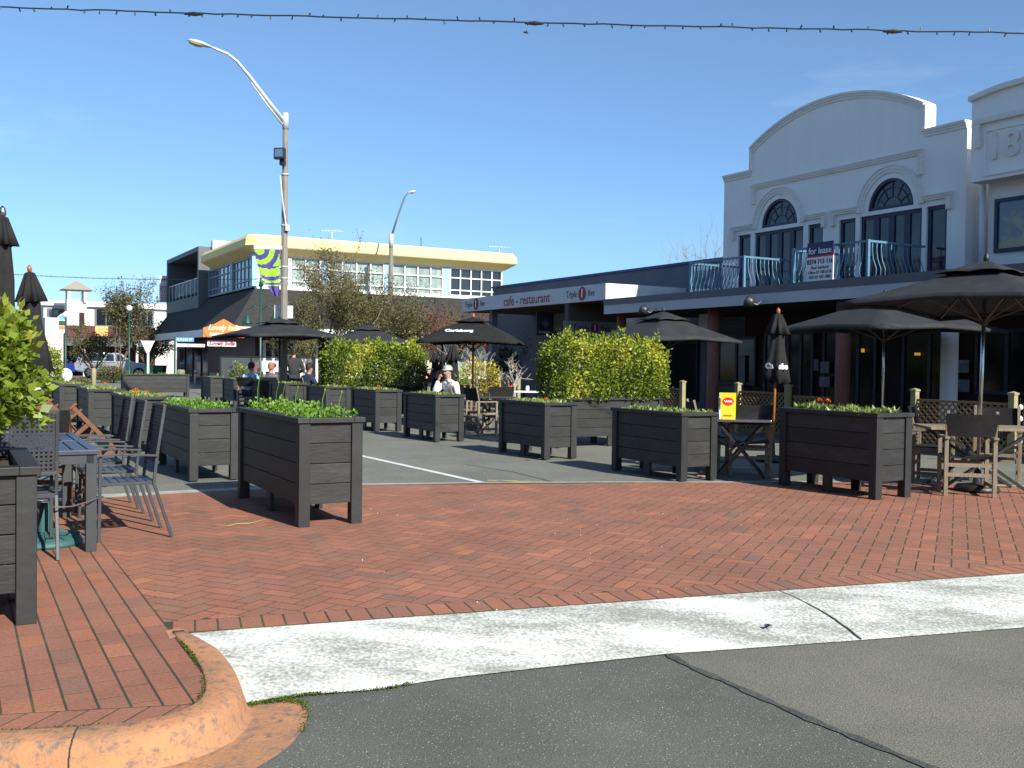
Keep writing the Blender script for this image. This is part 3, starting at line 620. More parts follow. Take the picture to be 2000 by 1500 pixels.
# near left planter with its shrub, the far lone planter, and the two hedge planters
o = planter(0, 0, .95, 1.2, .84, 'dark planter box cut by the left edge of the picture, nearest the kerb', loc=G(72, 1218)-D2*.95)
farp = planter(0, 0, .6, 2.3, .84, 'long dark planter box standing alone on the far asphalt at the left', rz=TH-R(90), loc=GY(236, 35.5), NP=4)
b_ = bedding(farp, .6, 2.3, .84, 'pars', 'mixed green and rusty plants in the lone far planter', .14, 1, .5)
h2 = planter(0, 0, .6, 2.25, .84, 'long dark planter box under the right hand hedge', rz=TH-R(90), loc=GY(1052, 16.9)+D1*.6*0)
h1 = planter(0, 0, .6, 2.3, .84, 'long dark planter box under the left hand hedge', rz=TH-R(90), loc=GY(628, 22.6))
def hedge(pl, L, W, z0, h, n, label, lm, sz, jag=.2, name='hedge'):
    root = thing(name, pl if isinstance(pl, Vector) else pl.location, TH-R(90), label, 'hedge'); P = []; O = []; RN = []
    tops = [(random.uniform(0, W), random.uniform(0, L), random.uniform(.3, 1)) for _ in range(int(L*16))]
    cl = [(random.uniform(0, L), random.uniform(0, h), random.uniform(.12, .3), random.uniform(-.22, .3)) for _ in range(40)]
    while len(P) < n:
        t = random.random()
        if t < .62:      # front & back skins
            x = (0 if random.random() < .5 else W); y = random.uniform(0, L); z = random.uniform(0, h)
            bul = .09*math.sin(math.pi*z/h)+.05*math.sin(y*9+z*4); x += (-1 if x == 0 else 1)*(bul*.5+random.gauss(0, .045)); o = (-1 if x < W/2 else 1, random.gauss(0, .5), .5)
        elif t < .8: x = random.uniform(0, W); y = random.choice((0, L))+random.gauss(0, .05); z = random.uniform(0, h); o = (random.gauss(0, .5), -1 if y < L/2 else 1, .5)
        elif t < .93: x = random.uniform(0, W); y = random.uniform(0, L); z = h+random.gauss(0, .05); o = (random.gauss(0, .4), random.gauss(0, .4), 1)
        else:
            a = random.choice(tops); k = random.random(); x = a[0]+random.gauss(0, .02); y = a[1]+random.gauss(0, .025); z = h+k*jag*a[2]*1.3; o = (random.gauss(0, .6), random.gauss(0, .6), 1)
        edge = min(y, L-y)
        if edge < .15 and z > h*.86 and random.random() < .8: continue
        z += .03*math.sin(y*6.3)+.02*math.sin(y*15+1)
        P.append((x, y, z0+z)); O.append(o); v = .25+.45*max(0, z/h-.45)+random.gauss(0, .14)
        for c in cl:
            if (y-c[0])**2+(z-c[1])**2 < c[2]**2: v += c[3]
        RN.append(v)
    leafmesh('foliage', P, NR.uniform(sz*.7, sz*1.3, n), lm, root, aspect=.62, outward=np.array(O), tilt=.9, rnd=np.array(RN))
    mb = MB()
    for k in range(int(L*6)):
        a = (W/2+random.gauss(0, .08), random.uniform(.1, L-.1), z0-.12)
        for q in range(4):
            e = (W/2+random.gauss(0, W*.3), a[1]+random.gauss(0, .16), z0+h*random.uniform(.7, 1.05)); mb.tube([a, ((a[0]+e[0])/2+random.gauss(0, .03), (a[1]+e[1])/2, (a[2]+e[2])/2), e], [.012, .008, .003], 5)
    mb.build('branches', M['bark'], root)
    return root
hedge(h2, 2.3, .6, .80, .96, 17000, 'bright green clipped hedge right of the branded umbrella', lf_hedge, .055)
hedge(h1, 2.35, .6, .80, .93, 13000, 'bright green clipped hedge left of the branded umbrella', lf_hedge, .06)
# big-leaved shrub at the left edge
def shrub(name, loc, rx, ry, z0, z1, n, lm, sz, label, cat='shrub', stems=7, fill=.35, rn0=.25, asp=.62):
    root = thing(name, loc, 0, label, cat); P = []; O = []; RN = []
    mb = MB()
    zc = (z0+z1)/2; rz = (z1-z0)/2
    for k in range(stems):
        a = random.uniform(0, 6.28); e = Vector((math.cos(a)*rx*.7, math.sin(a)*ry*.7, z0+(z1-z0)*random.uniform(.5, .95)))
        mb.tube([(e.x*.1, e.y*.1, max(0, z0-.1)), (e.x*.5, e.y*.5, (z0+e.z)/2), tuple(e)], [.016, .011, .004], 6)
    mb.build('branches', M['bark'], root)
    for _ in range(n):
        d = Vector((random.gauss(0, 1), random.gauss(0, 1), random.gauss(0, 1))).normalized(); k = fill+(1-fill)*random.random()**.5
        k *= 1+.16*math.sin(d.x*5+d.z*4)+.1*math.sin(d.z*11+d.y*6)
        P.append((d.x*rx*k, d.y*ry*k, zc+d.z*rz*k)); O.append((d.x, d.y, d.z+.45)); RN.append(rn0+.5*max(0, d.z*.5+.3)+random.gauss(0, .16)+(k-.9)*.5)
    leafmesh('foliage', P, NR.uniform(sz*.65, sz*1.35, n), lm, root, aspect=asp, outward=np.array(O), tilt=.8, rnd=np.array(RN))
    return root
shrub('shrub', GY(-70, 5.75), .43, .40, .90, 1.80, 4600, lf_big, .062, 'glossy yellow-green broad-leaved shrub at the left edge, nearest the camera', rn0=.42, asp=.75)
shrub('shrub', GY(100, 23.5), .26, .3, .3, 1.75, 1500, lf_hedge, .075, 'narrow light green shrub behind the leaning closed umbrella', rn0=.35)
# ------------------------------------------------------------------ UMBRELLAS
def canopy_pt(s, rz_, az, a, t, sag, sq=1.0):
    # a in [0,4): side index + fraction; t 0 apex .. 1 rim
    k = int(a) % 4; f = a-int(a); c = [(-1, -1), (1, -1), (1, 1), (-1, 1), (-1, -1)]
    x = c[k][0]*(1-f)+c[k+1][0]*f; y = c[k][1]*(1-f)+c[k+1][1]*f
    mid = 1-abs(2*f-1)                 # 0 corner, 1 mid-side
    rr = t*(1-.05*mid*t); z = az-(az-rz_)*(t**1.12)-sag*math.sin(math.pi*t)*.6+(.055*mid*t*t*sq)
    return Vector((x*s*rr, y*s*rr, z))
def open_umbrella(loc, rz, s, rimz, apz, label, clothm, polem, finial='ball', base=True, tiltdeg=(0, 0), ptop=0, ribm=None, words=None, sag=.04):
    root = thing('patio_umbrella', loc, rz, label, 'umbrella', 'open black patio umbrellas')
    ribm = ribm or mat('dim_wooden_rib', (.13, .10, .08), .8); N = 40; T = 9; mb = MB(); vs = []
    for j in range(T+1):
        t = .06+.94*j/T
        for i in range(N): vs.append(canopy_pt(s, rimz, apz, 4*i/N, t, sag))
    mb.add(vs, [(j*N+i, j*N+(i+1) % N, (j+1)*N+(i+1) % N, (j+1)*N+i) for j in range(T) for i in range(N)])
    # valance hem
    vs = []
    for dz in (0, -.05):
        for i in range(N):
            p = canopy_pt(s, rimz, apz, 4*i/N, 1, sag); vs.append(p*1.0+Vector((0, 0, dz)))
    mb.add(vs, [(i, (i+1) % N, N+(i+1) % N, N+i) for i in range(N)])
    can = mb.build('canopy', clothm, root, smooth=True, solid=.004)
    mb = MB(); vs = []
    for j in range(4):
        t = .02+.33*j/3
        for i in range(N):
            p = canopy_pt(s, rimz, apz, 4*i/N, t, sag); p.z += .055+.02*(j == 3)*abs(math.sin(i*math.pi/5)); vs.append(p)
    mb.add(vs, [(j*N+i, j*N+(i+1) % N, (j+1)*N+(i+1) % N, (j+1)*N+i) for j in range(3) for i in range(N)])
    mb.build('vent_cap', clothm, root, smooth=True, solid=.004)
    MB().tube([(0, 0, .02), (0, 0, apz+.04)], .022, 14).build('pole', polem, root, smooth=True)
    hub = rimz-.16
    for i in range(8):
        a = i/2; e = canopy_pt(s, rimz, apz, a, .97, sag); e.z -= .025; c = Vector((0, 0, apz-.02)); f = canopy_pt(s, rimz, apz, a, .55, sag); f.z -= .03
        rb = MB().bar(c, e, .018, .014).build('rib', ribm, root); MB().bar((e.x*.03, e.y*.03, hub), f, .014, .012).build('strut', ribm, rb)
    MB().lathe([(.02, -.05), (.045, -.04), (.045, .04), (.02, .05)], 14, (0, 0, hub)).build('hub', M['blackmetal'], root, smooth=True)
    fm = {'ball': M['blackmetal'], 'wood': M['polewood']}[finial]
    MB().lathe([(.012, -.02), (.03, .0), (.036, .03), (.03, .055), (.012, .085), (.004, .10)], 14, (0, 0, apz+.055)).build('finial', fm, root, smooth=True)
    if base: MB().lathe([(.24, 0), (.25, .02), (.22, .07), (.05, .09), (.035, .28), (.03, .29)], 24).build('base', M['blackmetal'], root, smooth=True)
    if words:
        # lettering lies on the front panel (side 0 faces local -y)
        p1 = canopy_pt(s, rimz, apz, .5+words[2], .90, sag); p0 = canopy_pt(s, rimz, apz, .5+words[2], .45, sag); d = (p0-p1).normalized(); ang = math.atan2(d.z, d.y)
        pc = canopy_pt(s, rimz, apz, .5+words[2], .70, sag); nrm = Vector((0, -math.sin(ang), math.cos(ang)))
        t = text(words[0], words[1], M['letterwhite'], can, pc+nrm*.02, (ang, 0, 0), ext=.003, bold=.006)
    root.rotation_euler = (R(tiltdeg[0]), R(tiltdeg[1]), rz)
    return root, can
def yaw(dx, dy): return math.atan2(dx, -dy)     # local -y faces (dx,dy)
open_umbrella(GY(1722, 16.8), yaw(-.25, -.97)+R(45-8), 1.36, 2.06, 2.62, 'open black umbrella partly hidden behind the largest one at the right', M['slate'], M['chrome'])
open_umbrella(GY(1908, 11.3), yaw(0, -1)+R(38), 1.17, 2.14, 2.63, 'largest open black umbrella, cut by the right edge of the picture', M['slate'], M['chrome'], tiltdeg=(0, 2.0))
open_umbrella(GY(1292, 20.6), yaw(0, -1)+R(30), 1.16, 1.93, 2.50, 'open black umbrella behind the right hedge, under a floodlight', M['slate'], M['blackmetal'])
u3, can3 = open_umbrella(GY(922, 21.5), yaw(-.10, -1), 1.07, 1.86, 2.36, 'open black umbrella with white brand lettering and an orange pole', M['black'], M['polewood'], finial='wood', words=('Carlsberg', .155, -.14), sag=-.07)
open_umbrella(GY(715, 27.5), yaw(0, -1)+R(18), 1.17, 1.92, 2.40, 'open black umbrella above the left hedge', M['slate'], M['blackmetal'])
open_umbrella(GY(545, 24.5), yaw(0, -1)+R(38), 1.27, 2.0, 2.42, 'open black umbrella crossing the concrete lamp pole', M['slate'], M['blackmetal'])
# swash under the brand word
def star(rad, n, k, amp, ph=0): return [(rad*(1+amp*math.cos(k*2*math.pi*i/n+ph))*math.cos(2*math.pi*i/n), rad*(1+amp*math.cos(k*2*math.pi*i/n+ph))*math.sin(2*math.pi*i/n)) for i in range(n)]
def closed_umbrella(loc, top, bot, rmax, label, polem, finialm, tilt=(0, 0, 0), words=None, base=True, cap=.3, cm=None):
    root = thing('folded_umbrella', loc, 0, label, 'umbrella'); N = 64; mb = MB(); vs = []; cm = cm or M['black']
    Hh = top-bot; rows = [(0, .018), (.03, .035), (.15, rmax*.36), (.32, rmax*.5), (.45, rmax*.52), (.6, rmax*.62), (.8, rmax*.82), (1, rmax*.95)]
    for i, (t, r_) in enumerate(rows):
        for x, y in star(r_*(1+.0*t), N, 5, .05+.15*t, t*1.9): vs.append((x, y, top-t*Hh-.02*math.cos(8*math.atan2(y, x))*t))
    mb.add(vs, [(j*N+i, j*N+(i+1) % N, (j+1)*N+(i+1) % N, (j+1)*N+i) for j in range(len(rows)-1) for i in range(N)])
    cl = mb.build('canopy', cm, root, smooth=True, solid=.006)
    mb = MB(); vs = []
    for t, r_ in ((0, .02), (.05, .06), (.6, rmax*.62), (1, rmax*.82)):
        for x, y in star(r_, N, 8, .05+.17*t, .4): vs.append((x, y, top+.012-t*Hh*cap)) if cap > .2 else vs.append((x*.72, y*.72, top+.012-t*Hh*cap))
    mb.add(vs, [(j*N+i, j*N+(i+1) % N, (j+1)*N+(i+1) % N, (j+1)*N+i) for j in range(3) for i in range(N)])
    mb.build('vent_cap', cm, root, smooth=True, solid=.005)
    MB().tube([(0, 0, .02), (0, 0, top)], .021, 12).build('pole', polem, root, smooth=True)
    MB().lathe([(.012, 0), (.026, .02), (.03, .05), (.022, .08), (.005, .10)], 12, (0, 0, top)).build('finial', finialm, root, smooth=True)
    if base: MB().lathe([(.24, 0), (.25, .02), (.22, .07), (.05, .09), (.035, .28)], 24).build('base', M['blackmetal'], root, smooth=True)
    if words:
        for s_, x, y, z, a in words: text(s_, .105, M['letterwhite'], cl, (x, y, z), (R(90+6), 0, a), bold=.008)
    root.rotation_euler = tilt
    return root
closed_umbrella(GY(1507, 14.6), 2.20, 1.18, .20, 'folded black umbrella with white letters beside the yellow menu card', M['polewood'], M['polewood'], tilt=(0, R(1.5), 0), words=[('sbe', .06, -.185, 1.42, .3), ('Ca', -.135, -.125, 1.42, -.8)])
closed_umbrella(GY(82, 12.6), 2.50, 1.22, .205, 'folded black umbrella with an orange pole leaning beside the left shrub', M['polewood'], M['polewood'], tilt=(R(3), R(-2.3), 0))
closed_umbrella(GY(4, 8.3), 2.60, .95, .19, 'tall folded black umbrella cut by the left edge of the picture', M['blackmetal'], M['chrome'], cap=.15)
#@@PART4
# ------------------------------------------------------------------ BUILDINGS ON THE RIGHT
OFF = [Vector((0, 0, 0))]
class MW(MB):
    def add(s, vs, fs, r=None, mi=0): return MB.add(s, [Vector(p)-OFF[0] for p in vs], fs, r, mi)
def frameW(u, v, name, label, cat, group=None):          # facade facing the street: local x = -v, local y = u
    OFF[0] = Vector((-v, u, 0)); return thing(name, S(u, v), TH-R(90), label, cat, group)
def frameS(u, v, name, label, cat, group=None):          # facade facing us: local x = u, local y = v
    OFF[0] = Vector((u, v, 0)); return thing(name, S(u, v), TH, label, cat, group)
def carve(o, cutter):
    b = o.modifiers.new('b', 'BOOLEAN'); b.object = cutter; b.solver = 'EXACT'; dg = bpy.context.evaluated_depsgraph_get(); dg.update()
    me = bpy.data.meshes.new_from_object(o.evaluated_get(dg)); o.modifiers.clear(); o.data = me; bpy.data.objects.remove(cutter)
def window(name, x0, x1, z0, z1, y, root, cols=1, rows=(), fw=.05, fm=None, gm=None, mw=.03, depth=.06, lab=None):
    fm = fm or M['navy']; gm = gm or M['glassdark']; mb = MW()
    mb.box(x0, x0+fw, y, y+depth, z0, z1); mb.box(x1-fw, x1, y, y+depth, z0, z1); mb.box(x0+fw, x1-fw, y, y+depth, z1-fw, z1); mb.box(x0+fw, x1-fw, y, y+depth, z0, z0+fw)
    for k in range(1, cols): xx = x0+(x1-x0)*k/cols; mb.box(xx-mw/2, xx+mw/2, y+.004, y+depth-.004, z0+fw, z1-fw)
    for zz in rows: mb.box(x0+fw, x1-fw, y+.007, y+depth-.007, z0+(z1-z0)*zz-mw/2, z0+(z1-z0)*zz+mw/2)
    f = mb.build(name, fm, root)
    MW().box(x0+fw*.5, x1-fw*.5, y+depth*.6, y+depth*.6+.012, z0+fw*.5, z1-fw*.5).build('pane', gm, f)
    if lab: f['label'] = lab
    return f
UF = 17.8
def W(px, py, u=UF): v, z = U(px, py, u); return (-v, z)
wr = frameW(UF, 16, 'white_building', 'white rendered two storey building with arched parapet and two arched windows', 'building')
ol = [(1415, 346), (1467, 336), (1467.5, 289), (1490, 265), (1520, 240), (1556, 217), (1595, 199), (1640, 187), (1685, 181), (1715, 180.5), (1745, 184.5), (1775, 193), (1808, 206), (1808, 254), (1890, 238)]
olw = [W(*p) for p in ol]
pL = (sum(p[1] for p in (olw[0], olw[1], olw[-1], olw[-2])))/4
for i in (0, 1, len(olw)-1, len(olw)-2): olw[i] = (olw[i][0], pL)
olw[1] = (olw[2][0], pL); olw[-2] = (olw[-3][0], pL); zs = (olw[2][1]+olw[-3][1])/2; olw[2] = (olw[2][0], zs); olw[-3] = (olw[-3][0], zs)
xa, xb = olw[2][0], olw[-3][0]; zt = max(p[1] for p in olw); hh = zt-zs; half = (xb-xa)/2; Rr = (half*half+hh*hh)/(2*hh); xc = (xa+xb)/2
arc = []
for i in range(25):
    x = xa+(xb-xa)*i/24; arc.append((x, zt-Rr+math.sqrt(Rr*Rr-(x-xc)**2)))
outline = [olw[0], olw[1]]+arc+[olw[-2], olw[-1]]
XL, XR = olw[0][0], olw[-1][0]
wall = MW().prism([(XL, 2.95)]+outline+[(XR, 2.95)], UF, UF+.28).build('wall', M['white'], wr)
MW().box(XL, XR, UF+.29, UF+7, 2.95, pL-.3).build('upper_storey', M['white'], wr)
arches = []
cut = MW()
for L_p, R_p, T_p in (((1487, 445.5), (1557, 436), (1523, 388)), ((1695, 414), (1784, 400), (1739, 348))):
    l_, r_, t_ = W(*L_p), W(*R_p), W(*T_p); cx = (l_[0]+r_[0])/2; rr = (r_[0]-l_[0])/2; zb = (l_[1]+r_[1])/2; hv = t_[1]-zb; arches.append((cx, rr, zb, hv))
    cut.prism([(cx+rr*math.cos(math.pi*k/24), zb+hv*math.sin(math.pi*k/24)) for k in range(25)], UF-.5, UF+.12)
openings = []
for name, a, b_, ya, yb, cols in (('window', 1442, 1466, 459, 457, 1), ('balcony_door', 1474, 1569, 456, 442, 4), ('window', 1578.5, 1607.6, 438, 435.5, 1), ('window', 1639, 1671, 429, 425, 1), ('balcony_door', 1680, 1801, 423.6, 406.5, 4), ('window', 1810, 1850, 404, 399, 1)):
    l_, r_ = W(a, ya), W(b_, yb); z1 = (l_[1]+r_[1])/2; openings.append((name, l_[0], r_[0], z1, cols)); 
zz = sum(o[3] for o in openings)/6
for name, x0, x1, z1, cols in openings: cut.box(x0, x1, UF-.5, UF+.12, 3.02, zz)
ct = cut.build('cutter', M['white'], wr); bpy.context.view_layer.update(); carve(wall, ct)
if 'rnd' not in wall.data.attributes: pass
wall.data.materials.clear(); wall.data.materials.append(M['white'])
m_wp = mat('reflecting_pane', (.008, .012, .018), .05, (.04, .05, .055), 1.1, spec=.6, stretch=(1, 1, 1.5))
for name, x0, x1, z1, cols in openings:
    f = window(name, x0+.004, x1-.004, 3.025, zz-.004, UF+.05, wr, cols=cols, fw=.07, mw=.15 if cols > 1 else .03, rows=(.36,) if cols == 1 else (.2,), gm=m_wp)
    if cols > 1: MW().tube([((x0+x1)/2+.06, UF+.03, 4.0), ((x0+x1)/2+.06, UF+.0, 4.0), ((x0+x1)/2+.06, UF+.0, 4.12)], .012, 6).build('handle', M['chrome'], f)
tr = MW()
for cx, rr, zb, hv in arches:
    mb = MW(); pr = lambda s_, k, n=24: (cx+(rr+s_)*math.cos(math.pi*k/n), zb+(hv+s_)*math.sin(math.pi*k/n))
    for s0, s1, y0, y1 in ((-.06, -.003, UF+.03, UF+.10),):
        for k in range(24):
            a, b2, c, d = pr(s0, k), pr(s1, k), pr(s1, k+1), pr(s0, k+1); mb.prism([a, b2, c, d], y0, y1)
    mb.box(cx-rr+.003, cx+rr-.003, UF+.03, UF+.10, zb+.003, zb+.07)
    for k in range(1, 6):
        a = math.pi*k/6; mb.bar((cx+rr*.4*math.cos(a), UF+.07, zb+hv*.4*math.sin(a)), (cx+rr*.98*math.cos(a), UF+.07, zb+hv*.98*math.sin(a)), .012)
    for q in (.4, .72):
        for k in range(12): a, a2 = math.pi*k/12, math.pi*(k+1)/12; mb.bar((cx+rr*q*math.cos(a), UF+.07, zb+hv*q*math.sin(a)), (cx+rr*q*math.cos(a2), UF+.07, zb+hv*q*math.sin(a2)), .011)
    f = mb.build('arched_window', M['navy'], wr)
    MW().prism([(cx+(rr-.01)*math.cos(math.pi*k/24), zb+.01+(hv-.01)*math.sin(math.pi*k/24)) for k in range(25)], UF+.085, UF+.1).build('pane', m_wp, f)
    hood = MW()
    for s0, s1, dy in ((.12, .19, .03), (.19, .26, .045), (.26, .285, .065)):
        for k in range(24):
            hood.prism([pr(s0, k), pr(s1, k), pr(s1, k+1), pr(s0, k+1)], UF-dy, UF-.001)
    hood.build('arch_moulding', M['trim'], wr)
def mould(name, runs, w1=.06, prof=((0, .045, .05), (.045, .09, .075), (.09, .12, .095))):
    mb = MW()
    for (xa_, za_), (xb_, zb_) in runs:
        if abs(zb_-za_) < .05:
            for a, b2, dy in prof: mb.box(min(xa_, xb_), max(xa_, xb_), UF-dy, UF-.001, za_-.12+a, za_-.12+b2)
        else:
            for a, b2, dy in prof: mb.box(xa_-.06+a, xa_-.06+b2, UF-dy-.002, UF-.001, min(za_, zb_), max(za_, zb_)-.003)
    return mb.build(name, M['trim'], wr)
zs1 = (W(1470, 361)[1]+W(1805, 291)[1])/2; x1_, x2_ = W(1470, 361)[0], W(1805, 291)[0]
mould('string_moulding', [((x1_, zs1), (x2_, zs1)), ((x1_+.06, zs1-.12), (x1_+.06, zs1-.5)), ((x2_-.06, zs1-.12), (x2_-.06, zs1-.55))])
for k, (a, b2, c, d) in enumerate((((1430, 450), 'L', 0, 0), ((1614, 421), 'R', 0, 0), ((1625, 421), 'L', 1, 0), ((1860, 382), 'R', 1, 0))):
    cx, rr, zb, hv = arches[c]; xe = W(*a)[0]; xi = cx-(rr+.29) if b2 == 'L' else cx+(rr+.29); zc_ = zz+.24
    xin = cx-(rr+.285) if b2 == 'L' else cx+(rr+.285)
    mould('label_moulding', [((xe, zc_), (xin, zc_)), ((xe+(.06 if b2 == 'L' else -.06), zc_-.12), (xe+(.06 if b2 == 'L' else -.06), zc_-.36))])
cop = MW()
oo = outline
for i in range(len(oo)-1):
    (x0, z0), (x1, z1) = oo[i], oo[i+1]
    if abs(x1-x0) < .02: cop.box(x0-.03 if z1 > z0 else x0-.07, x0+.07 if z1 > z0 else x0+.03, UF-.05, UF+.30, min(z0, z1)-.0, max(z0, z1)-.01); continue
    d = Vector((x1-x0, z1-z0)).normalized(); n_ = Vector((-d.y, d.x))
    for a, b2, dy in ((-.13, -.07, .03), (-.07, -.02, .055), (-.02, .03, .09)):
        cop.prism([(x0+n_.x*a, z0+n_.y*a), (x1+n_.x*a, z1+n_.y*a), (x1+n_.x*b2, z1+n_.y*b2), (x0+n_.x*b2, z0+n_.y*b2)], UF-dy, UF+.31+dy*.1)
cop.build('parapet_coping', M['trim'], wr)
# ground floor wall behind the verandah
GFx0, GFx1 = -21.3, -8.5
MW().box(GFx0, GFx1, 18.5, 18.8, 0, 2.96).build('ground_floor_wall', M['maroon'], wr)
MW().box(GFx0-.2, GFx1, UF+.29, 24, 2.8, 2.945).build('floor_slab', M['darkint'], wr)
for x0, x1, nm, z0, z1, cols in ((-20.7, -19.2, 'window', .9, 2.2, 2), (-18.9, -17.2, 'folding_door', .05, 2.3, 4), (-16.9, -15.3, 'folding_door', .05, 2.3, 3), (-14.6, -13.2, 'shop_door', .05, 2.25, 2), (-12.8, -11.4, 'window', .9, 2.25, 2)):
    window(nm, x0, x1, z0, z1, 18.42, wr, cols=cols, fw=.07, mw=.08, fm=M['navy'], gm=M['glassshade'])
# verandah
FX0, FX1 = -21.3, -2.0; UV_ = 15.0
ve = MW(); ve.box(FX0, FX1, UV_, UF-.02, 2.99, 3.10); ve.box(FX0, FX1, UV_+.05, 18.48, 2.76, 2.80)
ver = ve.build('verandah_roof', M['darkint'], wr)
MW().box(FX0-.01, FX1, UV_-.03, UV_+.02, 2.985, 3.145).build('flashing', M['darkband'], ver)
MW().box(FX0, FX1, UV_-.012, UV_+.02, 2.75, 2.983).build('fascia_board', M['greyband'], ver)
for px, m_, r_, lab in ((1392, 'brownpil', .15, None), (1645, 'brownpil', .15, None), (1853, 'whitepil', .15, 'white round pillar'), (1212, 'brownpil', .13, None)):
    d = ray(px, 760); t = (15.45-CP.dot(D2))/d.dot(D2); p = CP+d*t; v = p.dot(D1)
    o = MW().lathe([(r_+.0, 0), (r_, .1), (r_*.97, 2.755)], 20, (-v, 15.45, 0)).build('pillar', M[m_], wr, smooth=True)
    if lab: o['label'] = lab
# posters and menu boards, lit amber lamps deep under the verandah
def board(px0, px1, y0, y1, m, u=18.38, name='poster'):
    a, b_ = W(px0, y0, u), W(px1, y1, u); return MW().box(a[0], b_[0], u, u+.012, b_[1], a[1]).build(name, m, wr, bevel=.002)
m_post = mat('poster_grey_print', (.26, .28, .31), .6, (.12, .14, .18), 9); m_post2 = mat('poster_blue_print', (.10, .14, .22), .6, (.2, .22, .26), 3)
board(1602, 1619, 706, 729, m_post); board(1600, 1620, 735, 756, m_post2); board(1589, 1598, 702, 724, m_post2); board(1872, 1892, 703, 728, m_post); board(1871, 1893, 741, 766, m_post2); board(1444, 1454, 694, 752, m_post2)
em = emis('amber_lamp', (.9, .42, .03), .35)
board(1682, 1688, 681, 688, em, name='amber_lamp'); board(1786, 1797, 689, 694, em, name='amber_lamp')
board(1365, 1384, 614, 646, mat('pale_signboard', (.42, .41, .36), .7, (.25, .24, .22), 3), u=15.9, name='sign_panel')
board(1222, 1300, 622, 640, MATS['pale_signboard'], u=16.2, name='sign_panel')
# right-hand building with the raised year
rb = frameW(17.3, 11.5, 'dated_building', 'white building cut by the right edge with a raised year on its parapet', 'building')
x0 = W(1895, 357, 17.3)[0]; zb = W(1895, 357, 17.3)[1]
top = [W(*p, 17.3) for p in ((1901, 192), (1920, 183), (1945, 173), (1970, 164), (2000, 156))]; top += [(top[-1][0]+1.2, top[-1][1]+.12), (top[-1][0]+2.6, top[-1][1]+.05), (top[-1][0]+4.6, top[-1][1]-.6)]
MW().prism([(x0, zb)]+[(x0, top[0][1])]+top+[(top[-1][0], zb)], 17.3, 17.62).build('parapet', M['white'], rb)
MW().box(x0+.06, -2, 17.8, 24, 2.95, top[0][1]-.5).build('wall', M['white'], rb)
MW().box(x0+.05, top[-1][0], 17.62, 17.8, zb+.01, top[0][1]-.02).build('parapet_core', M['white'], rb)
mb = MW()
tp = [(x0-.03, top[0][1])]+top
for i in range(len(tp)-1):
    (a0, z0), (a1, z1) = tp[i], tp[i+1]; mb.prism([(a0, z0-.07), (a1, z1-.07), (a1, z1+.03), (a0, z0+.03)], 17.21, 17.64)
mb.build('coping', M['trim'], rb)
pa = W(1905, 236, 17.3); pb_ = W(2000, 210, 17.3)
mb = MW(); mb.box(pa[0]+.05, pa[0]+4, 17.2, 17.298, pa[1]-.1, pa[1]); mb.box(pa[0]+.05, pa[0]+.15, 17.21, 17.298, pa[1]-.55, pa[1]-.103); mb.build('string_moulding', M['trim'], rb)
q = W(1922, 345, 17.3); mb = MW(); q2 = W(1922, 255, 17.3)
mb.box(q[0], q[0]+3, 17.27, 17.298, q[1], q[1]+.04); mb.box(q[0], q[0]+3, 17.27, 17.298, q2[1]-.04, q2[1]); mb.box(q[0], q[0]+.04, 17.272, 17.298, q[1]+.04, q2[1]-.04); mb.build('panel_moulding', M['white'], rb)
c1_ = W(1927, 318, 17.3); c2_ = W(1927, 266, 17.3); hgt = c2_[1]-c1_[1]
t = text('189', hgt*1.36, M['trim'], rb, Vector((c1_[0], 17.28, (c1_[1]+c2_[1])/2))-OFF[0], (R(90), 0, 0), 'raised_year', ext=.03, align='LEFT', bold=.012)
pp_ = W(1920, 450, 17.75)[0]; MW().tube([(pp_, 17.72, 3.1), (pp_, 17.72, zb+.05)], .055, 12).build('downpipe', M['whitepil'], rb, smooth=True)
a, b_ = W(1946, 390, 17.8), W(1946, 494, 17.8); window('window', a[0], a[0]+1.9, b_[1], a[1], 17.74, rb, cols=2, fw=.07, gm=mat('pane_painted_yellow_reflection', (.05, .06, .10), .08, (.20, .18, .05), .9, spec=1, ramp=(.5, .56)))  # yellow reflection put into the pane colour as a patch
# balconies
def balcony(u0_, v0, v1, label):
    root = frameW(u0_, (v0+v1)/2, 'balcony_railing', label, 'railing', 'pale blue balcony railings'); zt_ = 3.97; zb_ = 3.15
    path = [(-v1, UF-.12), (-v1, u0_), (-v0, u0_), (-v0, UF-.12)]
    for i in range(3):
        a, b_ = path[i], path[i+1]; L = math.hypot(b_[0]-a[0], b_[1]-a[1]); dx, dy = (b_[0]-a[0])/L, (b_[1]-a[1])/L
        nx, ny = (dy, -dx)
        if i == 0: nx, ny = -1, 0
        elif i == 1: nx, ny = 0, -1
        else: nx, ny = 1, 0
        mb = MW(); mb.bar((a[0], a[1], zt_+.001*i), (b_[0], b_[1], zt_+.001*i), .045); rl = mb.build('rail', M['blueRail'], root); mb = MW(); mb.bar((a[0], a[1], zb_+.05+.001*i), (b_[0], b_[1], zb_+.05+.001*i), .03); mb.build('bottom_rail', M['blueRail'], root)
        n_ = int(L/.125); mb = MW()
        for k in range(1, n_):
            x, y = a[0]+(b_[0]-a[0])*k/n_, a[1]+(b_[1]-a[1])*k/n_
            mb.tube([(x+nx*o_, y+ny*o_, z) for o_, z in ((0, zt_), (-.01, zt_-.15), (.02, zt_-.35), (.10, zt_-.55), (.10, zt_-.66), (.03, zb_+.05))], .010, 6)
        mb.build('balusters', M['blueRail'], rl, smooth=True)['kind'] = 'stuff'
    for (x, y) in path[1:3]: MW().box(x-.03, x+.03, y-.03, y+.03, 3.1, zt_+.03).build('post', M['blueRail'], root)
    return root
balcony(16.0, 17.1, 19.0, 'pale blue bowed balcony railing left of the for lease board')
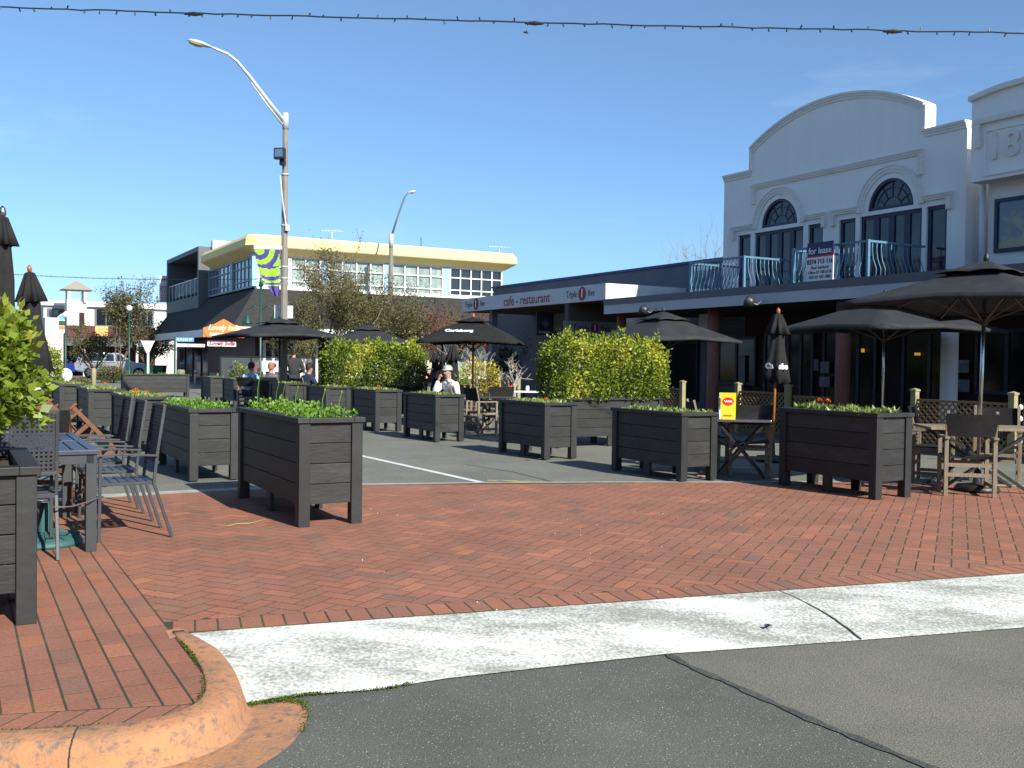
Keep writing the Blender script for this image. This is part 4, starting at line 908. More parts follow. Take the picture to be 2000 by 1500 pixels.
balcony(15.95, 13.5, 15.5, 'pale blue bowed balcony railing right of the for lease board')
a, b_ = W(1577, 476, 15.75), W(1628, 472, 15.75); zt_ = a[1]; zb_ = W(1577, 550, 15.75)[1]
sg = frameW(15.75, -a[0]-.3, 'for_lease_board', 'white and navy for lease board with phone number tied to the balcony', 'sign')
w_ = b_[0]-a[0]; zr = zt_-.28
MW().box(a[0], b_[0], 15.75, 15.772, 3.12, zr-.03).build('board', M['letterwhite'], sg); MW().box(a[0], b_[0], 15.75, 15.772, zr+.001, zt_).build('header_panel', mat('navy_sign', (.02, .025, .09), .5), sg); MW().box(a[0]-.001, b_[0]+.001, 15.747, 15.774, zr-.03, zr).build('red_stripe', M['redbright'], sg)
xm = (a[0]+b_[0])/2
def wtxt(s_, x, z, sz, m_, y, root, sx=1, nm='lettering', al='CENTER', bold=0): return text(s_, sz, m_, root, Vector((x, y, z))-OFF[0], (R(90), 0, 0), nm, ext=.002, sx=sx, align=al, bold=bold)
wtxt('for lease', xm, zr+.10, .19, M['letterwhite'], 15.744, sg, bold=.002, sx=.95)
wtxt('0274 713 116', xm, zr-.13, .135, M['blackink'], 15.744, sg, sx=.95, bold=.003); wtxt('Paul Sanford', xm, zr-.25, .095, M['blackink'], 15.744, sg); wtxt('Office 07 348 6136', xm, zr-.35, .09, M['blackink'], 15.744, sg, sx=.92); wtxt('DDI 07 343 1884', xm, zr-.45, .09, M['blackink'], 15.744, sg, sx=.95)
MW().bar((xm, 15.79, 3.0), (xm, 15.79, zt_-.05), .04).build('post', M['greywood'], sg)
for px, py, lab in ((1257, 606, 'round floodlight on the verandah fascia above the right hedge'), (1463, 590, 'small floodlight on the verandah fascia above the folded umbrella')):
    p = W(px, py, 14.75); fl = frameW(14.75, -p[0], 'floodlight', lab, 'light', 'floodlights on the verandah'); x, z = p
    h_ = MW(); h_.lathe([(.05, -.12), (.11, -.08), (.135, .02), (.14, .05), (.12, .055)], 18); T = Matrix.Rotation(R(-65), 4, 'Y') @ Matrix.Rotation(R(20), 4, 'X')
    h_.v = [tuple((T @ (Vector(q)+OFF[0]))+Vector((0, 0, z))) for q in h_.v]; h_.build('housing', M['blackmetal'], fl, smooth=True)
    l_ = MW(); l_.lathe([(.001, .056), (.118, .056), (.12, .06), (.001, .07)], 18); l_.v = [tuple((T @ (Vector(q)+OFF[0]))+Vector((0, 0, z))) for q in l_.v]; l_.build('lens', M['chrome'], fl, smooth=True)
    MW().tube([(x+.02, 14.77, z), (x+.14, 14.85, z-.06), (x+.22, 14.9, z+.02), (x+.2, 14.99, z+.06)], .012, 6).build('bracket', M['galv'], fl)
# cafe building beyond
cb = frameW(15.6, 26, 'cafe_building', 'low cafe building with grey sign canopy, brown soffit and blue-topped side wall', 'building')
cx0, cx1 = -30.9, -22.1
MW().box(cx0, cx1, 15.6, 15.64, 3.2, 3.66).build('sign_fascia', M['signgrey'], cb)
MW().box(cx1-.05, cx1, 15.645, 18.45, 3.2, 3.66).build('end_fascia', M['whitepaint'], cb)
MW().box(cx0, cx0+.05, 15.645, 18.45, 3.2, 3.66).build('end_fascia', M['whitepaint'], cb)
MW().box(cx0+.055, cx1-.055, 15.645, 18.45, 3.19, 3.25).build('soffit', M['soffit'], cb)
MW().box(cx0+.055, cx1-.055, 15.645, 18.45, 3.55, 3.6).build('canopy_roof', M['darkband'], cb)
MW().box(-33.9, -19.7, 18.5, 18.75, 0, 4.36).build('side_wall', M['sidewall'], cb)
MW().box(-33.95, -19.65, 18.44, 18.81, 4.36, 4.43).build('coping', M['bluecap'], cb)
MW().box(-33.9, -22.0, 18.76, 28, 0, 4.2).build('block', M['sidewall'], cb)
MW().box(-24.2, -24.0, 15.62, 18.45, 0, 3.19).build('cross_wall', mat('brown_cross_wall', (.10, .07, .055), .8), cb)
f_ = W(962, 700, 15.9); MW().box(-f_[0]*-1-.11, -f_[0]*-1+.11, 15.8, 16.02, 0, 3.19).build('canopy_post', M['sidewall'], cb)
def ftxt(px, s_, size, m_, sx=1, z=3.43, y=15.596, bold=0): return wtxt(s_, W(px, 590, 15.6)[0], z, size, m_, y, cb, sx=sx, bold=bold)
ftxt(1027, 'cafe - restaurant', .42, M['red'], sx=1.02, z=3.41, bold=.004)
for px, sc in ((1137, 1), (930, 1)):
    x = W(px, 590, 15.6)[0]
    pts_ = [(x+.19*sc*math.cos(k*math.pi/12), 3.43+.20*sc*math.sin(k*math.pi/12)) for k in range(24)]
    dd = MW().prism(pts_, 15.588, 15.5995).build('roundel', M['red'], cb); text('1', .34, M['letterwhite'], dd, Vector((x, 15.585, 3.43))-OFF[0], (R(90), 0, 0), 'numeral', ext=.002, bold=.01)
    wtxt('Triple', x-.56, 3.43, .28, M['blackink'], 15.596, cb, sx=.85); wtxt('five', x+.46, 3.43, .28, M['blackink'], 15.596, cb, sx=.85)
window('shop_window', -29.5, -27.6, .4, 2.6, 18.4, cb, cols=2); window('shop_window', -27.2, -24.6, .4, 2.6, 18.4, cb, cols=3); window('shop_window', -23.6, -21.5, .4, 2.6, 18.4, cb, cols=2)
# wall sign on the cross wall, facing us
ws_ = frameS(16.4, 23.96, 'cafe_wall_sign', 'pale grey board with small red numeral disc hung under the cafe canopy', 'sign')
(ua, za), (ub, zb2) = V(1100, 626, 23.96), V(1205, 668, 23.96)
MW().box(ua, ub, 23.93, 23.958, zb2, za).build('board', mat('sign_board_painted_shade', (.22, .215, .22), .7), ws_)  # canopy shade put into the board's darker grey
um = V(1160, 645, 23.96)[0]; zm = V(1160, 641, 23.96)[1]; dd = MW().prism([(um+.13*math.cos(k*math.pi/12), zm+.15*math.sin(k*math.pi/12)) for k in range(24)], 23.915, 23.929).build('roundel', M['red'], ws_)
text('1', .24, M['letterwhite'], dd, Vector((um, 23.912, zm))-OFF[0], (R(90), 0, 0), 'numeral', ext=.002, bold=.006)
wtxt('Triple', um-.48, zm, .26, M['blackink'], 23.926, ws_, sx=.95); wtxt('five', um+.4, zm, .26, M['blackink'], 23.926, ws_, sx=.95)
hs = frameS(15.9, 26, 'hanging_sign', 'black hanging sign with a grey diamond under the cafe canopy', 'sign')
(ua, za), (ub, zb2) = V(1049, 609, 26), V(1081, 655, 26)
MW().box(ua, ub, 26, 26.06, zb2, za).build('board', M['blackink'], hs); um = (ua+ub)/2
MW().prism([(um-.17, za-.35), (um, za-.22), (um+.17, za-.35), (um, za-.5)], 25.99, 25.999).build('diamond', mat('dim_grey_print', (.10, .11, .12), .6), hs)
wtxt('STONEGRILL', um, zb2+.09, .085, M['signgrey'], 25.996, hs, bold=.002)
for q in (ua+.08, ub-.08): MW().tube([(q, 26.03, za-.01), (q, 26.03, 3.19)], .008, 5).build('hanger', M['blackmetal'], hs)
#@@PART5
# ------------------------------------------------------------------ BUILDINGS ACROSS THE SIDE STREET
VY = 45.9; UY = 12.36
yb = frameS(UY, VY, 'yellow_roofed_building', 'two storey corner building with cream yellow roof band and long glazed upper floor', 'building')
def X(px, py=560, v=VY): return V(px, py, v)[0]
zr0, zr1, zr2, zsill = V(600, 467, VY)[1], V(600, 490, VY)[1], V(600, 503, VY)[1], V(764, 572, VY)[1]
ux1 = X(984); vB = 56.2; vR = 55.0
def ring(off, z, ch=.5):
    a, b, c, d = UY-off, ux1+off*.75, VY-off, vR
    return [(a, d, z), (a, c+ch, z), (a+ch, c, z), (b-ch*.3, c, z), (b, c+ch*.3, z), (b, d, z)]
def loft(mb, rings, close=True):
    n = len(rings[0]); mb.add([p for r_ in rings for p in r_], [(j*n+i, j*n+(i+1) % n, (j+1)*n+(i+1) % n, (j+1)*n+i) for j in range(len(rings)-1) for i in range(n)]+[tuple(range(n)), tuple(reversed(range((len(rings)-1)*n, len(rings)*n)))]); return mb
loft(MW(), [ring(.05, zr2, .1), ring(.62, zr1-.02, .3), ring(.66, zr1+.03, .3), ring(.62, zr0-.2, .3), ring(.45, zr0, .3)]).build('roof_band', M['yellow'], yb)
MW().box(UY+.25, ux1-.2, VY+.25, vB, .1, zr2+.0).build('core', M['darkint'], yb)
bays = [(503, 566, 2), (566, 627, 2), (640, 751, 4), (765, 866, 4), (878, 981, 5)]
pil = [(492, 503), (627, 640), (751, 765), (866, 878)]
for a, b_ in pil: MW().box(X(a), X(b_), VY-.02, VY+.25, zsill, zr2+.05).build('blue_panel', M['paleblue'], yb)
for i, (a, b_, c) in enumerate(bays):
    gm = M['glassdark'] if i == 4 else M['glasspale'] if i else M['glassblue']
    window('window', X(a)+.01, X(b_)-.01, zsill, zr2, VY, yb, cols=c, rows=(.21, .64), fw=.07, mw=.06, fm=M['whitepaint'], gm=gm, depth=.16)
MW().box(UY-.05, ux1, VY-.14, VY+.24, zsill-.12, zsill-.003).build('sill', M['whitepaint'], yb)
# left side glazing
OFFs = OFF[0].copy()
def side_window(v0, v1, z0, z1, cols, gm, rows=(.25, .7), u=UY):
    f = MW(); fw = .08
    f.box(u, u+.12, v0, v0+fw, z0, z1); f.box(u, u+.12, v1-fw, v1, z0, z1); f.box(u, u+.12, v0+fw, v1-fw, z0, z0+fw); f.box(u, u+.12, v0+fw, v1-fw, z1-fw, z1)
    for k in range(1, cols): y = v0+(v1-v0)*k/cols; f.box(u+.03, u+.09, y-.025, y+.025, z0+fw, z1-fw)
    for r_ in rows: z = z0+(z1-z0)*r_; f.box(u+.015, u+.1, v0+fw, v1-fw, z-.03, z+.03)
    o = f.build('window', mat('grey_aluminium', (.22, .27, .33), .5), yb); MW().box(u+.07, u+.09, v0+.03, v1-.03, z0+.03, z1-.03).build('pane', gm, o)
m_gb = mat('glass_painted_sky_reflection', (.05, .09, .15), .05, (.10, .16, .24), .8, spec=1, stretch=(1, 1, .4))  # sky reflection put into the base colour as blue tones
side_window(VY+.35, 50.6, zsill, zr2, 6, m_gb); side_window(51.0, vB, zsill, zr2, 6, m_gb)
MW().box(UY-.03, UY+.13, 50.6, 51.0, zsill, zr2).build('blue_panel', M['paleblue'], yb)
# shingled skirt roof, white fascia, shop fronts
za_ = V(430, 650, VY-1.3)[1]
def ring2(off, z): a, b, c, d = UY-off, ux1+min(off, .3), VY-off, vB+9; return [(a, d, z), (a, c, z), (b, c, z), (b, d, z)]
mb = MW(); r1_, r2_ = ring2(.1, zsill-.13), ring2(1.5, za_+.28)
n = 4; mb.add(r1_+r2_, [(0, 1, 5, 4), (1, 2, 6, 5), (2, 3, 7, 6)]); mb.build('shingle_skirt', M['shingle'], yb)
mb = MW(); uu = UY-1.52; vv = VY-1.52
mb.box(uu, ux1+.32, vv, vv+.05, za_-.08, za_+.3); mb.box(uu, uu+.05, vv+.052, vB+9, za_-.08, za_+.3); mb.build('awning_fascia', M['whitepaint'], yb)
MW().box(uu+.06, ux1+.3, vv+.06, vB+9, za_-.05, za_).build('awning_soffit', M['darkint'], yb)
m_mar = mat('dark_red_shopfront', (.10, .015, .015), .6, (.05, .01, .01), 2)
for a, b_, gm in ((515, 537, 'glassdark'), (560, 592, 'glassdark'), (594, 622, 'glassdark'), (640, 700, 'glassdark'), (705, 770, 'glassdark'), (812, 862, None), (868, 892, 'glassdark'), (892, 950, 'glasspale')):
    gmm = M[gm] if gm else mat('cream_blind', (.50, .42, .27), .6, (.40, .33, .20), 2, stretch=(4, 1, .3))
    window('shop_window', X(a, 700), X(b_, 700), .55 if a > 600 else .15, 2.35, VY+.05, yb, cols=2 if b_-a > 30 else 1, fw=.12, mw=.08, fm=M['whitepaint'], gm=gmm, depth=.15)
MW().box(UY+.02, UY+.2, VY+.3, vB, .05, za_-.06).build('shopfront', m_mar, yb)
MW().box(UY+.3, UY+.5, vB+.1, 66.5, .05, za_-.06).build('shopfront', m_mar, yb)
for q in range(4): MW().box(UY+.24, UY+.29, vB+.6+q*2.3, vB+2.2+q*2.3, .3, 2.2).build('shop_pane', M['glassshade'], yb)
# roof aerials
for px, py0, Y, lab, wd in ((648, 453, 50, 'tv aerial on the yellow roofed building behind the tree top', .9), (975, 480, 54, 'tv aerial at the right end of the yellow roof', 1.0)):
    ar = thing('tv_aerial', GY(px, Y, zr0-.35), 0, lab, 'aerial', 'roof aerials'); hz = H+(706-py0)*Y/FPX-(zr0-.35)
    MB().tube([(0, 0, 0), (0, 0, hz)], .025, 6).build('mast', M['galv'], ar)
    mb = MB(); mb.bar((-wd*.6, 0, hz), (wd*.6, .2, hz), .03)
    for k in range(8): x = -wd*.55+wd*1.1*k/7; mb.bar((x, -.18, hz+.03), (x, .18, hz+.03), .02)
    mb.build('elements', M['galv'], ar)
p_ = GY(822, 52, zr0-.4); MB().tube([(0, 0, 0), (0, 0, 1.2)], .02, 6); o = MB().tube([(0, 0, 0), (0, 0, H+(706-464)*52/FPX-(zr0-.4))], .022, 6).build('whip_aerial', M['blackmetal']); o.location = p_; tag(o, 'thin whip aerial standing in the middle of the yellow roof', 'aerial')
# orange sign and the other shop signs
VO = vv-.10
os_ = frameS(X(437, 640, VO), VO, 'orange_shop_sign', 'orange peaked restaurant sign with cream script above the corner shop', 'sign')
pg = [(397, 640), (405, 638), (420, 632), (437, 623), (455, 633), (470, 641), (477, 641), (477, 659), (397, 659)]
ow = [V(x_, y_, VO) for x_, y_ in pg]; zb0 = (ow[-1][1]+ow[-2][1])/2; ow[-1] = (ow[-1][0], zb0); ow[-2] = (ow[-2][0], zb0)
MW().prism(ow, VO, VO+.07).build('board', M['orange'], os_); wd_ = ow[-2][0]-ow[-1][0]; xm = (ow[-1][0]+ow[-2][0])/2
text('Lovely India', wd_*.19, M['cream'], os_, Vector((xm, VO-.01, zb0+wd_*.235))-OFF[0], (R(90), 0, 0), 'script', ext=.003, shear=.35, sx=.85, bold=.006)
text('RESTAURANT', wd_*.09, M['letterwhite'], os_, Vector((xm, VO-.01, zb0+wd_*.07))-OFF[0], (R(90), 0, 0), 'lettering', ext=.003, sx=1.25, bold=.004)
for i, (a, b_, y0, y1, s_, lab) in enumerate(((345, 400, 671, 678, 'Lovely India', 'pale hanging sign with thin red script, left of the two below the awning'), (405, 461, 665, 677, 'Lovely India', 'pale sign with bold red script below the orange sign'))):
    v_ = 44.6; sg = frameS(V(a, 670, v_)[0], v_, 'shop_sign', lab, 'sign', 'script signs under the awning'); (ua, z1), (ub, z0) = V(a, y0, v_), V(b_, y1, v_)
    MW().box(ua, ub, v_, v_+.05, z0, z1).build('board', M['whitepaint'], sg); text(s_, (z1-z0)*.95, M['red'], sg, Vector(((ua+ub)/2, v_-.008, (z0+z1)/2))-OFF[0], (R(90), 0, 0), 'script', ext=.002, shear=.3, sx=(ub-ua)/((z1-z0)*.95*5.4), bold=.01*i)
# charcoal building beyond
gb = frameW(UY, 61, 'charcoal_building', 'charcoal grey building with balcony and deep frame left of the yellow roof', 'building')
zt_ = 7.75; g0, g1 = -65.8, -56.3
mb = MW(); mb.box(g0, g0+.35, UY-.5, UY+3, za_, zt_); mb.box(g0+.35, g1, UY-.5, UY+3, zt_-.25, zt_); mb.box(g0+.35, g1, UY-.5, UY+3, 4.3, 5.0); mb.box(g1-.3, g1, UY-.5, UY+.3, 5.0, zt_-.25)
mb.build('frame', M['cgrey'], gb); MW().box(g0+.35, g1, UY+1.2, UY+8, .1, zt_-.26).build('wall', mat('dark_blue_glazing', (.05, .07, .10), .15, (.09, .12, .16), 1, stretch=(6, 1, .2)), gb)
MW().box(g1-.1, g1+.35, UY+.2, UY+6, zr2, zt_+.35).build('stair_tower', M['whitepaint'], gb)
MW().box(g0+.3, g1, UY-.4, UY-.37, 5.2, 5.95).build('balcony_glass', M['glass'], gb)
mb = MW(); mb.bar((g0+.3, UY-.4, 6.0), (g1, UY-.4, 6.0), .05)
for k in range(9): mb.bar((g0+.4+k*1.1, UY-.4, 5.0), (g0+.4+k*1.1, UY-.4, 6.0), .04)
mb.build('balcony_rail', M['galv'], gb)
bs = frameS(10, 66, 'projecting_sign', 'white projecting sign with rows of red characters on the charcoal building', 'sign'); (ua, z1), (ub, z0) = V(312, 538, 66), V(337, 591, 66)
MW().box(ua, ub, 66, 66.12, z0, z1).build('board', M['whitepaint'], bs); mb = MW(); random.seed(3)
mb.box(ua+.05, ub-.05, 65.98, 65.995, z0+(z1-z0)*.56, z0+(z1-z0)*.6); mb.build('red_line', M['redbright'], bs)
for rw, (f_, hh_, cn) in enumerate(((.80, .09, 5), (.34, .11, 4), (.22, .07, 6), (.12, .07, 5), (.03, .06, 6))):
    ch = MW(); ww = (ub-ua-.2)/cn
    for c in range(cn):
        x_ = ua+.1+c*ww; zq_ = z0+(z1-z0)*f_; hq = (z1-z0)*hh_; ch.box(x_, x_+ww*.7, 65.98, 65.995, zq_, zq_+hq*.22); ch.box(x_+ww*.25, x_+ww*.42, 65.981, 65.994, zq_+hq*.1, zq_+hq); ch.box(x_, x_+ww*.7, 65.982, 65.993, zq_+hq*.6, zq_+hq*.8)
    ch.build('character_row', M['redbright'] if rw else M['cgrey'], bs)
MW().box(ua, ub, 65.98, 65.995, z0+(z1-z0)*.49, z0+(z1-z0)*.51).build('divider', M['blackmetal'], bs)
# low shops and white block far down the left street
fb = frameS(-8, 92, 'far_white_building', 'long low white building far down the street behind the conifer', 'building')
def VV(px, py, v): return V(px, py, v)
(ua, z1) = V(85, 588, 92); ub = V(345, 600, 92)[0]
zt2 = z1
MW().box(ua, ub, 92, 100, 0, zt2).build('wall', M['farwhite'], fb); MW().box(ua-.2, ub+.2, 91.7, 92, zt2-.35, zt2+.1).build('parapet', M['whitepaint'], fb)
k = 0
for a, b_, y0, y1 in ((92, 126, 602, 622), (185, 250, 600, 640), (262, 300, 604, 640)):
    (u0_, zz1), (u1_, zz0) = V(a, y0, 92), V(b_, y1, 92); window('window', u0_, u1_, zz0, zz1, 91.9, fb, cols=3, fw=.15, mw=.1, fm=M['cgrey'])
tw_ = frameS(V(150, 600, 88)[0], 88, 'white_tower', 'square white open-topped tower with a taupe pyramid roof', 'tower'); (a0, tz1), (a1, tz0) = V(131, 565, 88), V(170, 700, 88)
et = V(150, 566, 88)[1]; ap = V(150, 546, 88)[1]; lv = V(150, 585, 88)[1]
MW().box(a0, a0+.9*1.0, 88, 90, 0, lv).build('shaft', M['whitepaint'], tw_); MW().box(a0+.9, a1, 88.3, 90, 0, lv-.2).build('shaft_side', M['farwhite'], tw_)
for x_ in (a0+.05, a1-.25):
    for y_ in (88.02, 89.75): MW().box(x_, x_+.22, y_, y_+.22, lv-.15, et).build('column', M['whitepaint'], tw_)
c_ = ((a0+a1)/2, 89); e_ = (a1-a0)/2+.45
MW().add([(c_[0]-e_, 89-e_, et), (c_[0]+e_, 89-e_, et), (c_[0]+e_, 89+e_, et), (c_[0]-e_, 89+e_, et), (c_[0], 89, ap)], [(0, 1, 4), (1, 2, 4), (2, 3, 4), (3, 0, 4), (3, 2, 1, 0)]).build('roof', M['taupe'], tw_)
for zq in (.62, .36): (MW().box(a0+.95, a0+1.35, 88.27, 88.299, lv*zq, lv*zq+1.3)).build('window', M['maroon'], tw_)
# canopies and shops lining the left street
ls = frameS(V(180, 690, 80)[0], 80, 'arcade_shops', 'dark shop verandahs and red shopfronts at the end of the left street', 'building')
(ua, z1) = V(60, 672, 80); ub = V(330, 680, 80)[0]
MW().box(ua, ub, 80, 80.25, 2.3, 2.85).build('fascia', M['cgrey'], ls); MW().box(ua, ub, 80.25, 86, 2.5, 2.6).build('verandah_roof', M['darkint'], ls); MW().box(ua, ub, 86, 86.4, 0, 4).build('shopfront', m_mar, ls)
MW().box(V(300, 650, 80)[0], V(322, 650, 80)[0], 79.9, 79.99, 2.9, 3.6).build('white_panel', M['whitepaint'], ls)
for px in (162, 265, 327, 390-60): MW().box(V(px, 700, 79.9)[0], V(px, 700, 79.9)[0]+.16, 79.75, 79.9, 0, 2.5).build('post', M['whitepaint'], ls)
bo = frameS(V(190, 650, 84)[0], 84, 'orange_panel_sign', 'orange square shop panel half hidden by the conifer', 'sign'); MW().box(V(186, 640, 84)[0], V(211, 640, 84)[0], 84, 84.1, V(200, 656, 84)[1], V(200, 637, 84)[1]).build('board', mat('orange_print', (.65, .30, .08), .6, (.8, .45, .15), 2), bo)
tt = frameS(V(120, 650, 70)[0], 70, 'totem_sign', 'tall white totem sign with green and orange panels', 'sign'); (ua, z1), (ub, z0) = V(113, 612, 70), V(129, 655, 70)
MW().prism([(ua, z0+.3), ((ua+ub)/2, z0), (ub, z0+.3), (ub, z1-.2), ((ua+ub)/2, z1), (ua, z1-.2)], 70, 70.2).build('board', M['whitepaint'], tt); MW().box(ua+.05, ub-.05, 69.97, 69.99, z0+.65, z0+.95).build('green_panel', M['green'], tt); MW().box(ua+.05, ub-.05, 69.97, 69.99, z0+.4, z0+.6).build('orange_panel', M['orange'], tt); MW().box(ua+.05, ub-.05, 69.97, 69.99, z1-.4, z1-.15).build('blue_panel', M['lightblue'], tt)
MW().box(ub-.15, ub, 70.02, 70.15, 0, z0+.29).build('post', M['blackmetal'], tt)
lw = frameS(V(110, 650, 75)[0], 75, 'small_white_building', 'small white gabled building left of the tower', 'building')
MW().box(V(88, 650, 78)[0], V(128, 650, 78)[0], 78, 79.8, 0, V(100, 620, 78)[1]).build('wall', M['farwhite'], lw)
# traffic islands and footpaths beyond
isl = MB().slab([tuple(GY(x_, y_)[:2]) for x_, y_ in ((330, 56), (470, 40), (640, 40), (700, 44), (430, 60))], -.01, .12).build('traffic_island', mat('brown_bark_mulch', (.16, .085, .05), .95, (.10, .11, .04), 2.5)); isl['kind'] = 'structure'
fp = MB().slab([tuple(S(a, b_)[:2]) for a, b_ in ((UY-2.2, VY-2.2), (50, VY-2.2), (50, VY+3), (UY+2, VY+3), (UY+2, 80), (UY-2.2, 80))], -.01, .13).build('footpath', mat('grey_paving', (.25, .23, .21), .9, (.2, .19, .17), 3)); fp['kind'] = 'structure'
tag(MB().slab([tuple(S(a, b_)[:2]) for a, b_ in ((15.2, -4), (19, -4), (19, 40), (15.2, 40))], -.01, -.002).build('footpath', mat('verandah_paving_painted_shade', (.045, .04, .038), .8, (.06, .055, .05), 4)), kind='structure')  # verandah shade put into the colour of this paving strip
# ------------------------------------------------------------------ TREES
def tree(name, loc, h, spread, label, bark, leaf, nleaf, lsz, trunk=.085, z_fork=.3, levels=4, seed=1, fork=3, up=.35, top_sparse=0, asp=.5, leafstart=2, rn0=.4):
    rs = random.Random(seed); root = thing(name, loc, rs.uniform(0, 6), label, 'tree'); br = MB(); tips = []; trk = MB()
    z0 = h*z_fork; trk.tube([(0, 0, -.05), (rs.gauss(0, .04), rs.gauss(0, .04), z0*.5), (0, 0, z0)], [trunk*1.25, trunk, trunk*.85], 8)
    def grow(p, d, L, r, lv):
        pts = [p]; k = 4
        for i in range(k):
            d = (d+Vector((rs.gauss(0, .16), rs.gauss(0, .16), rs.gauss(0, .1)+up*.12))).normalized(); p = p+d*(L/k)
            pts.append(p)
            if lv >= leafstart: tips.append((p, lv))
        br.tube(pts, [r*(1-.13*i) for i in range(k+1)], 5 if lv > 1 else 7, cap=False)
        if lv < levels:
            for _ in range(fork+(rs.random() < .4)):
                a = rs.choice(pts[2:]); q = Vector((rs.gauss(0, 1), rs.gauss(0, 1), rs.gauss(0, .6)+up)).normalized(); grow(a, (d*.7+q*.8).normalized(), L*rs.uniform(.55, .78), r*.55, lv+1)
    for k in range(fork+2):
        a = 6.28*k/(fork+2)+rs.uniform(-.4, .4); d = Vector((math.cos(a)*spread/h*1.3, math.sin(a)*spread/h*1.3, rs.uniform(.6, 1.1))).normalized(); grow(Vector((0, 0, z0*rs.uniform(.7, 1))), d, (h-z0)*rs.uniform(.38, .5), trunk*.55, 1)
    # normalise the crown to the wanted height and spread
    vs = [Vector(v) for v in br.v]; mz = max(v.z for v in vs); mr = sorted(math.hypot(v.x, v.y) for v in vs)[int(len(vs)*.97)]; kz = (h-z0)/(mz-z0); kr = spread/mr
    fx = lambda v: Vector((v.x*kr, v.y*kr, z0+(v.z-z0)*kz if v.z > z0 else v.z))
    br.v = [tuple(fx(v)) for v in vs]
    trk.build('trunk', bark, root, smooth=True); br.build('limbs', bark, root)
    if nleaf:
        P = []; RN = []
        cl = {}
        while len(P) < nleaf:
            p, lv = rs.choice(tips); p = fx(p)
            if top_sparse and rs.random() < top_sparse*max(0, (p.z-h*.45)/(h*.55))**.38: continue
            c = cl.setdefault((round(p.x*1.2), round(p.y*1.2), round(p.z*1.4)), rs.gauss(0, .2)); s_ = .16
            P.append((p.x+rs.gauss(0, s_), p.y+rs.gauss(0, s_), p.z+rs.gauss(0, s_*.8))); RN.append(rn0+c+rs.gauss(0, .15))
        leafmesh('crown', P, NR.uniform(lsz*.6, lsz*1.4, len(P)), leaf, root, aspect=asp, rnd=np.array(RN))
    return root
tree('olive_green_tree', GY(652, 38.5), 6.7, 3.0, 'olive green tree right of the lamp pole with thin twigs rising above the roof', M['bark'], lf_olive, 19000, .078, seed=5, top_sparse=.99, z_fork=.16, levels=4, up=.5)
tree('olive_green_tree', GY(758, 40), 5.3, 2.9, 'olive green tree in front of the middle of the yellow roofed building', M['bark'], lf_olive, 16000, .078, seed=9, top_sparse=.99, z_fork=.16, levels=4, up=.5)
tree('olive_green_tree', GY(600, 37), 3.9, 1.6, 'low olive tree close behind the concrete lamp pole', M['bark'], lf_olive, 8000, .075, seed=19, top_sparse=.5, z_fork=.25, levels=3)
tree('red_twig_tree', GY(868, 41), 4.1, 1.9, 'mostly bare tree with reddish twigs behind the branded umbrella', M['barkred'], lf_red, 900, .10, seed=12, z_fork=.25, up=.3)
tree('red_twig_tree', GY(800, 43), 4.4, 1.5, 'reddish twiggy tree behind the left hedge umbrella', M['barkred'], lf_red, 2200, .11, seed=22, z_fork=.25, up=.4)
tree('red_twig_tree', GY(1010, 45), 4.2, 2.0, 'reddish leafy tree seen under the cafe canopy', M['barkred'], lf_red, 3000, .11, seed=13, z_fork=.2)
tree('dark_bushy_tree', GY(1035, 37.5), 2.9, 1.3, 'dark green bushy tree below the hanging sign', M['bark'], lf_dark, 6000, .12, seed=14, z_fork=.15)
tree('pale_bare_tree', GY(930, 30.5), 2.0, 1.0, 'small bare pale-barked tree behind the orange umbrella pole', M['barkgrey'], None, 0, 0, seed=15, z_fork=.35, trunk=.05, levels=3)
tree('pale_bare_tree', GY(1003, 27.5), 1.75, .65, 'small bare pale-barked tree left of the right hedge', M['barkgrey'], None, 0, 0, seed=16, z_fork=.5, trunk=.05, levels=3)
tree('bare_tree', GY(1388, 48), 8.9, 2.3, 'tall bare winter tree behind the white building', M['barkgrey'], None, 0, 0, seed=17, z_fork=.3, trunk=.09, levels=4, up=.6)
tree('conifer_tree', GY(236, 60), 6.6, 2.1, 'thin twiggy conifer beside the green lamp on the left street', M['bark'], lf_olive, 6500, .13, seed=18, z_fork=.12, levels=4, up=.9, top_sparse=.96)
tree('conifer_tree', GY(183, 63), 3.6, 1.6, 'rounded olive tree left of the conifer above the silver car', M['bark'], lf_olive, 4200, .13, seed=28, z_fork=.2, levels=3)
tree('conifer_tree', GY(290, 62), 3.9, 1.4, 'dark olive tree right of the conifer behind the give way sign', M['bark'], lf_dark, 3600, .13, seed=38, z_fork=.2, levels=3)
shrub('golden_shrub', GY(936, 29), .7, .5, .45, 1.55, 1300, lf_gold, .07, 'golden yellow shrub behind the orange umbrella pole')
shrub('grey_green_shrub', GY(905, 26), .35, .35, .2, 1.1, 500, lf_varg, .07, 'thin grey-green shrub behind the woman in the cap', rn0=.1)
shrub('grass_mound', GY(219, 55), .9, .7, 0, 1.0, 1800, lf_olive, .10, 'round low bush beside the silver car')
shrub('grass_mound', GY(140, 48), 1.2, .6, 0, .45, 1500, lf_olive, .08, 'flat yellowish ground cover left of the lone far planter', rn0=.55)
shrub('green_bush', GY(468, 33.8), .35, .3, .3, 1.35, 700, lf_hedge, .06, 'light green potted bush behind the glass screen', rn0=.2)
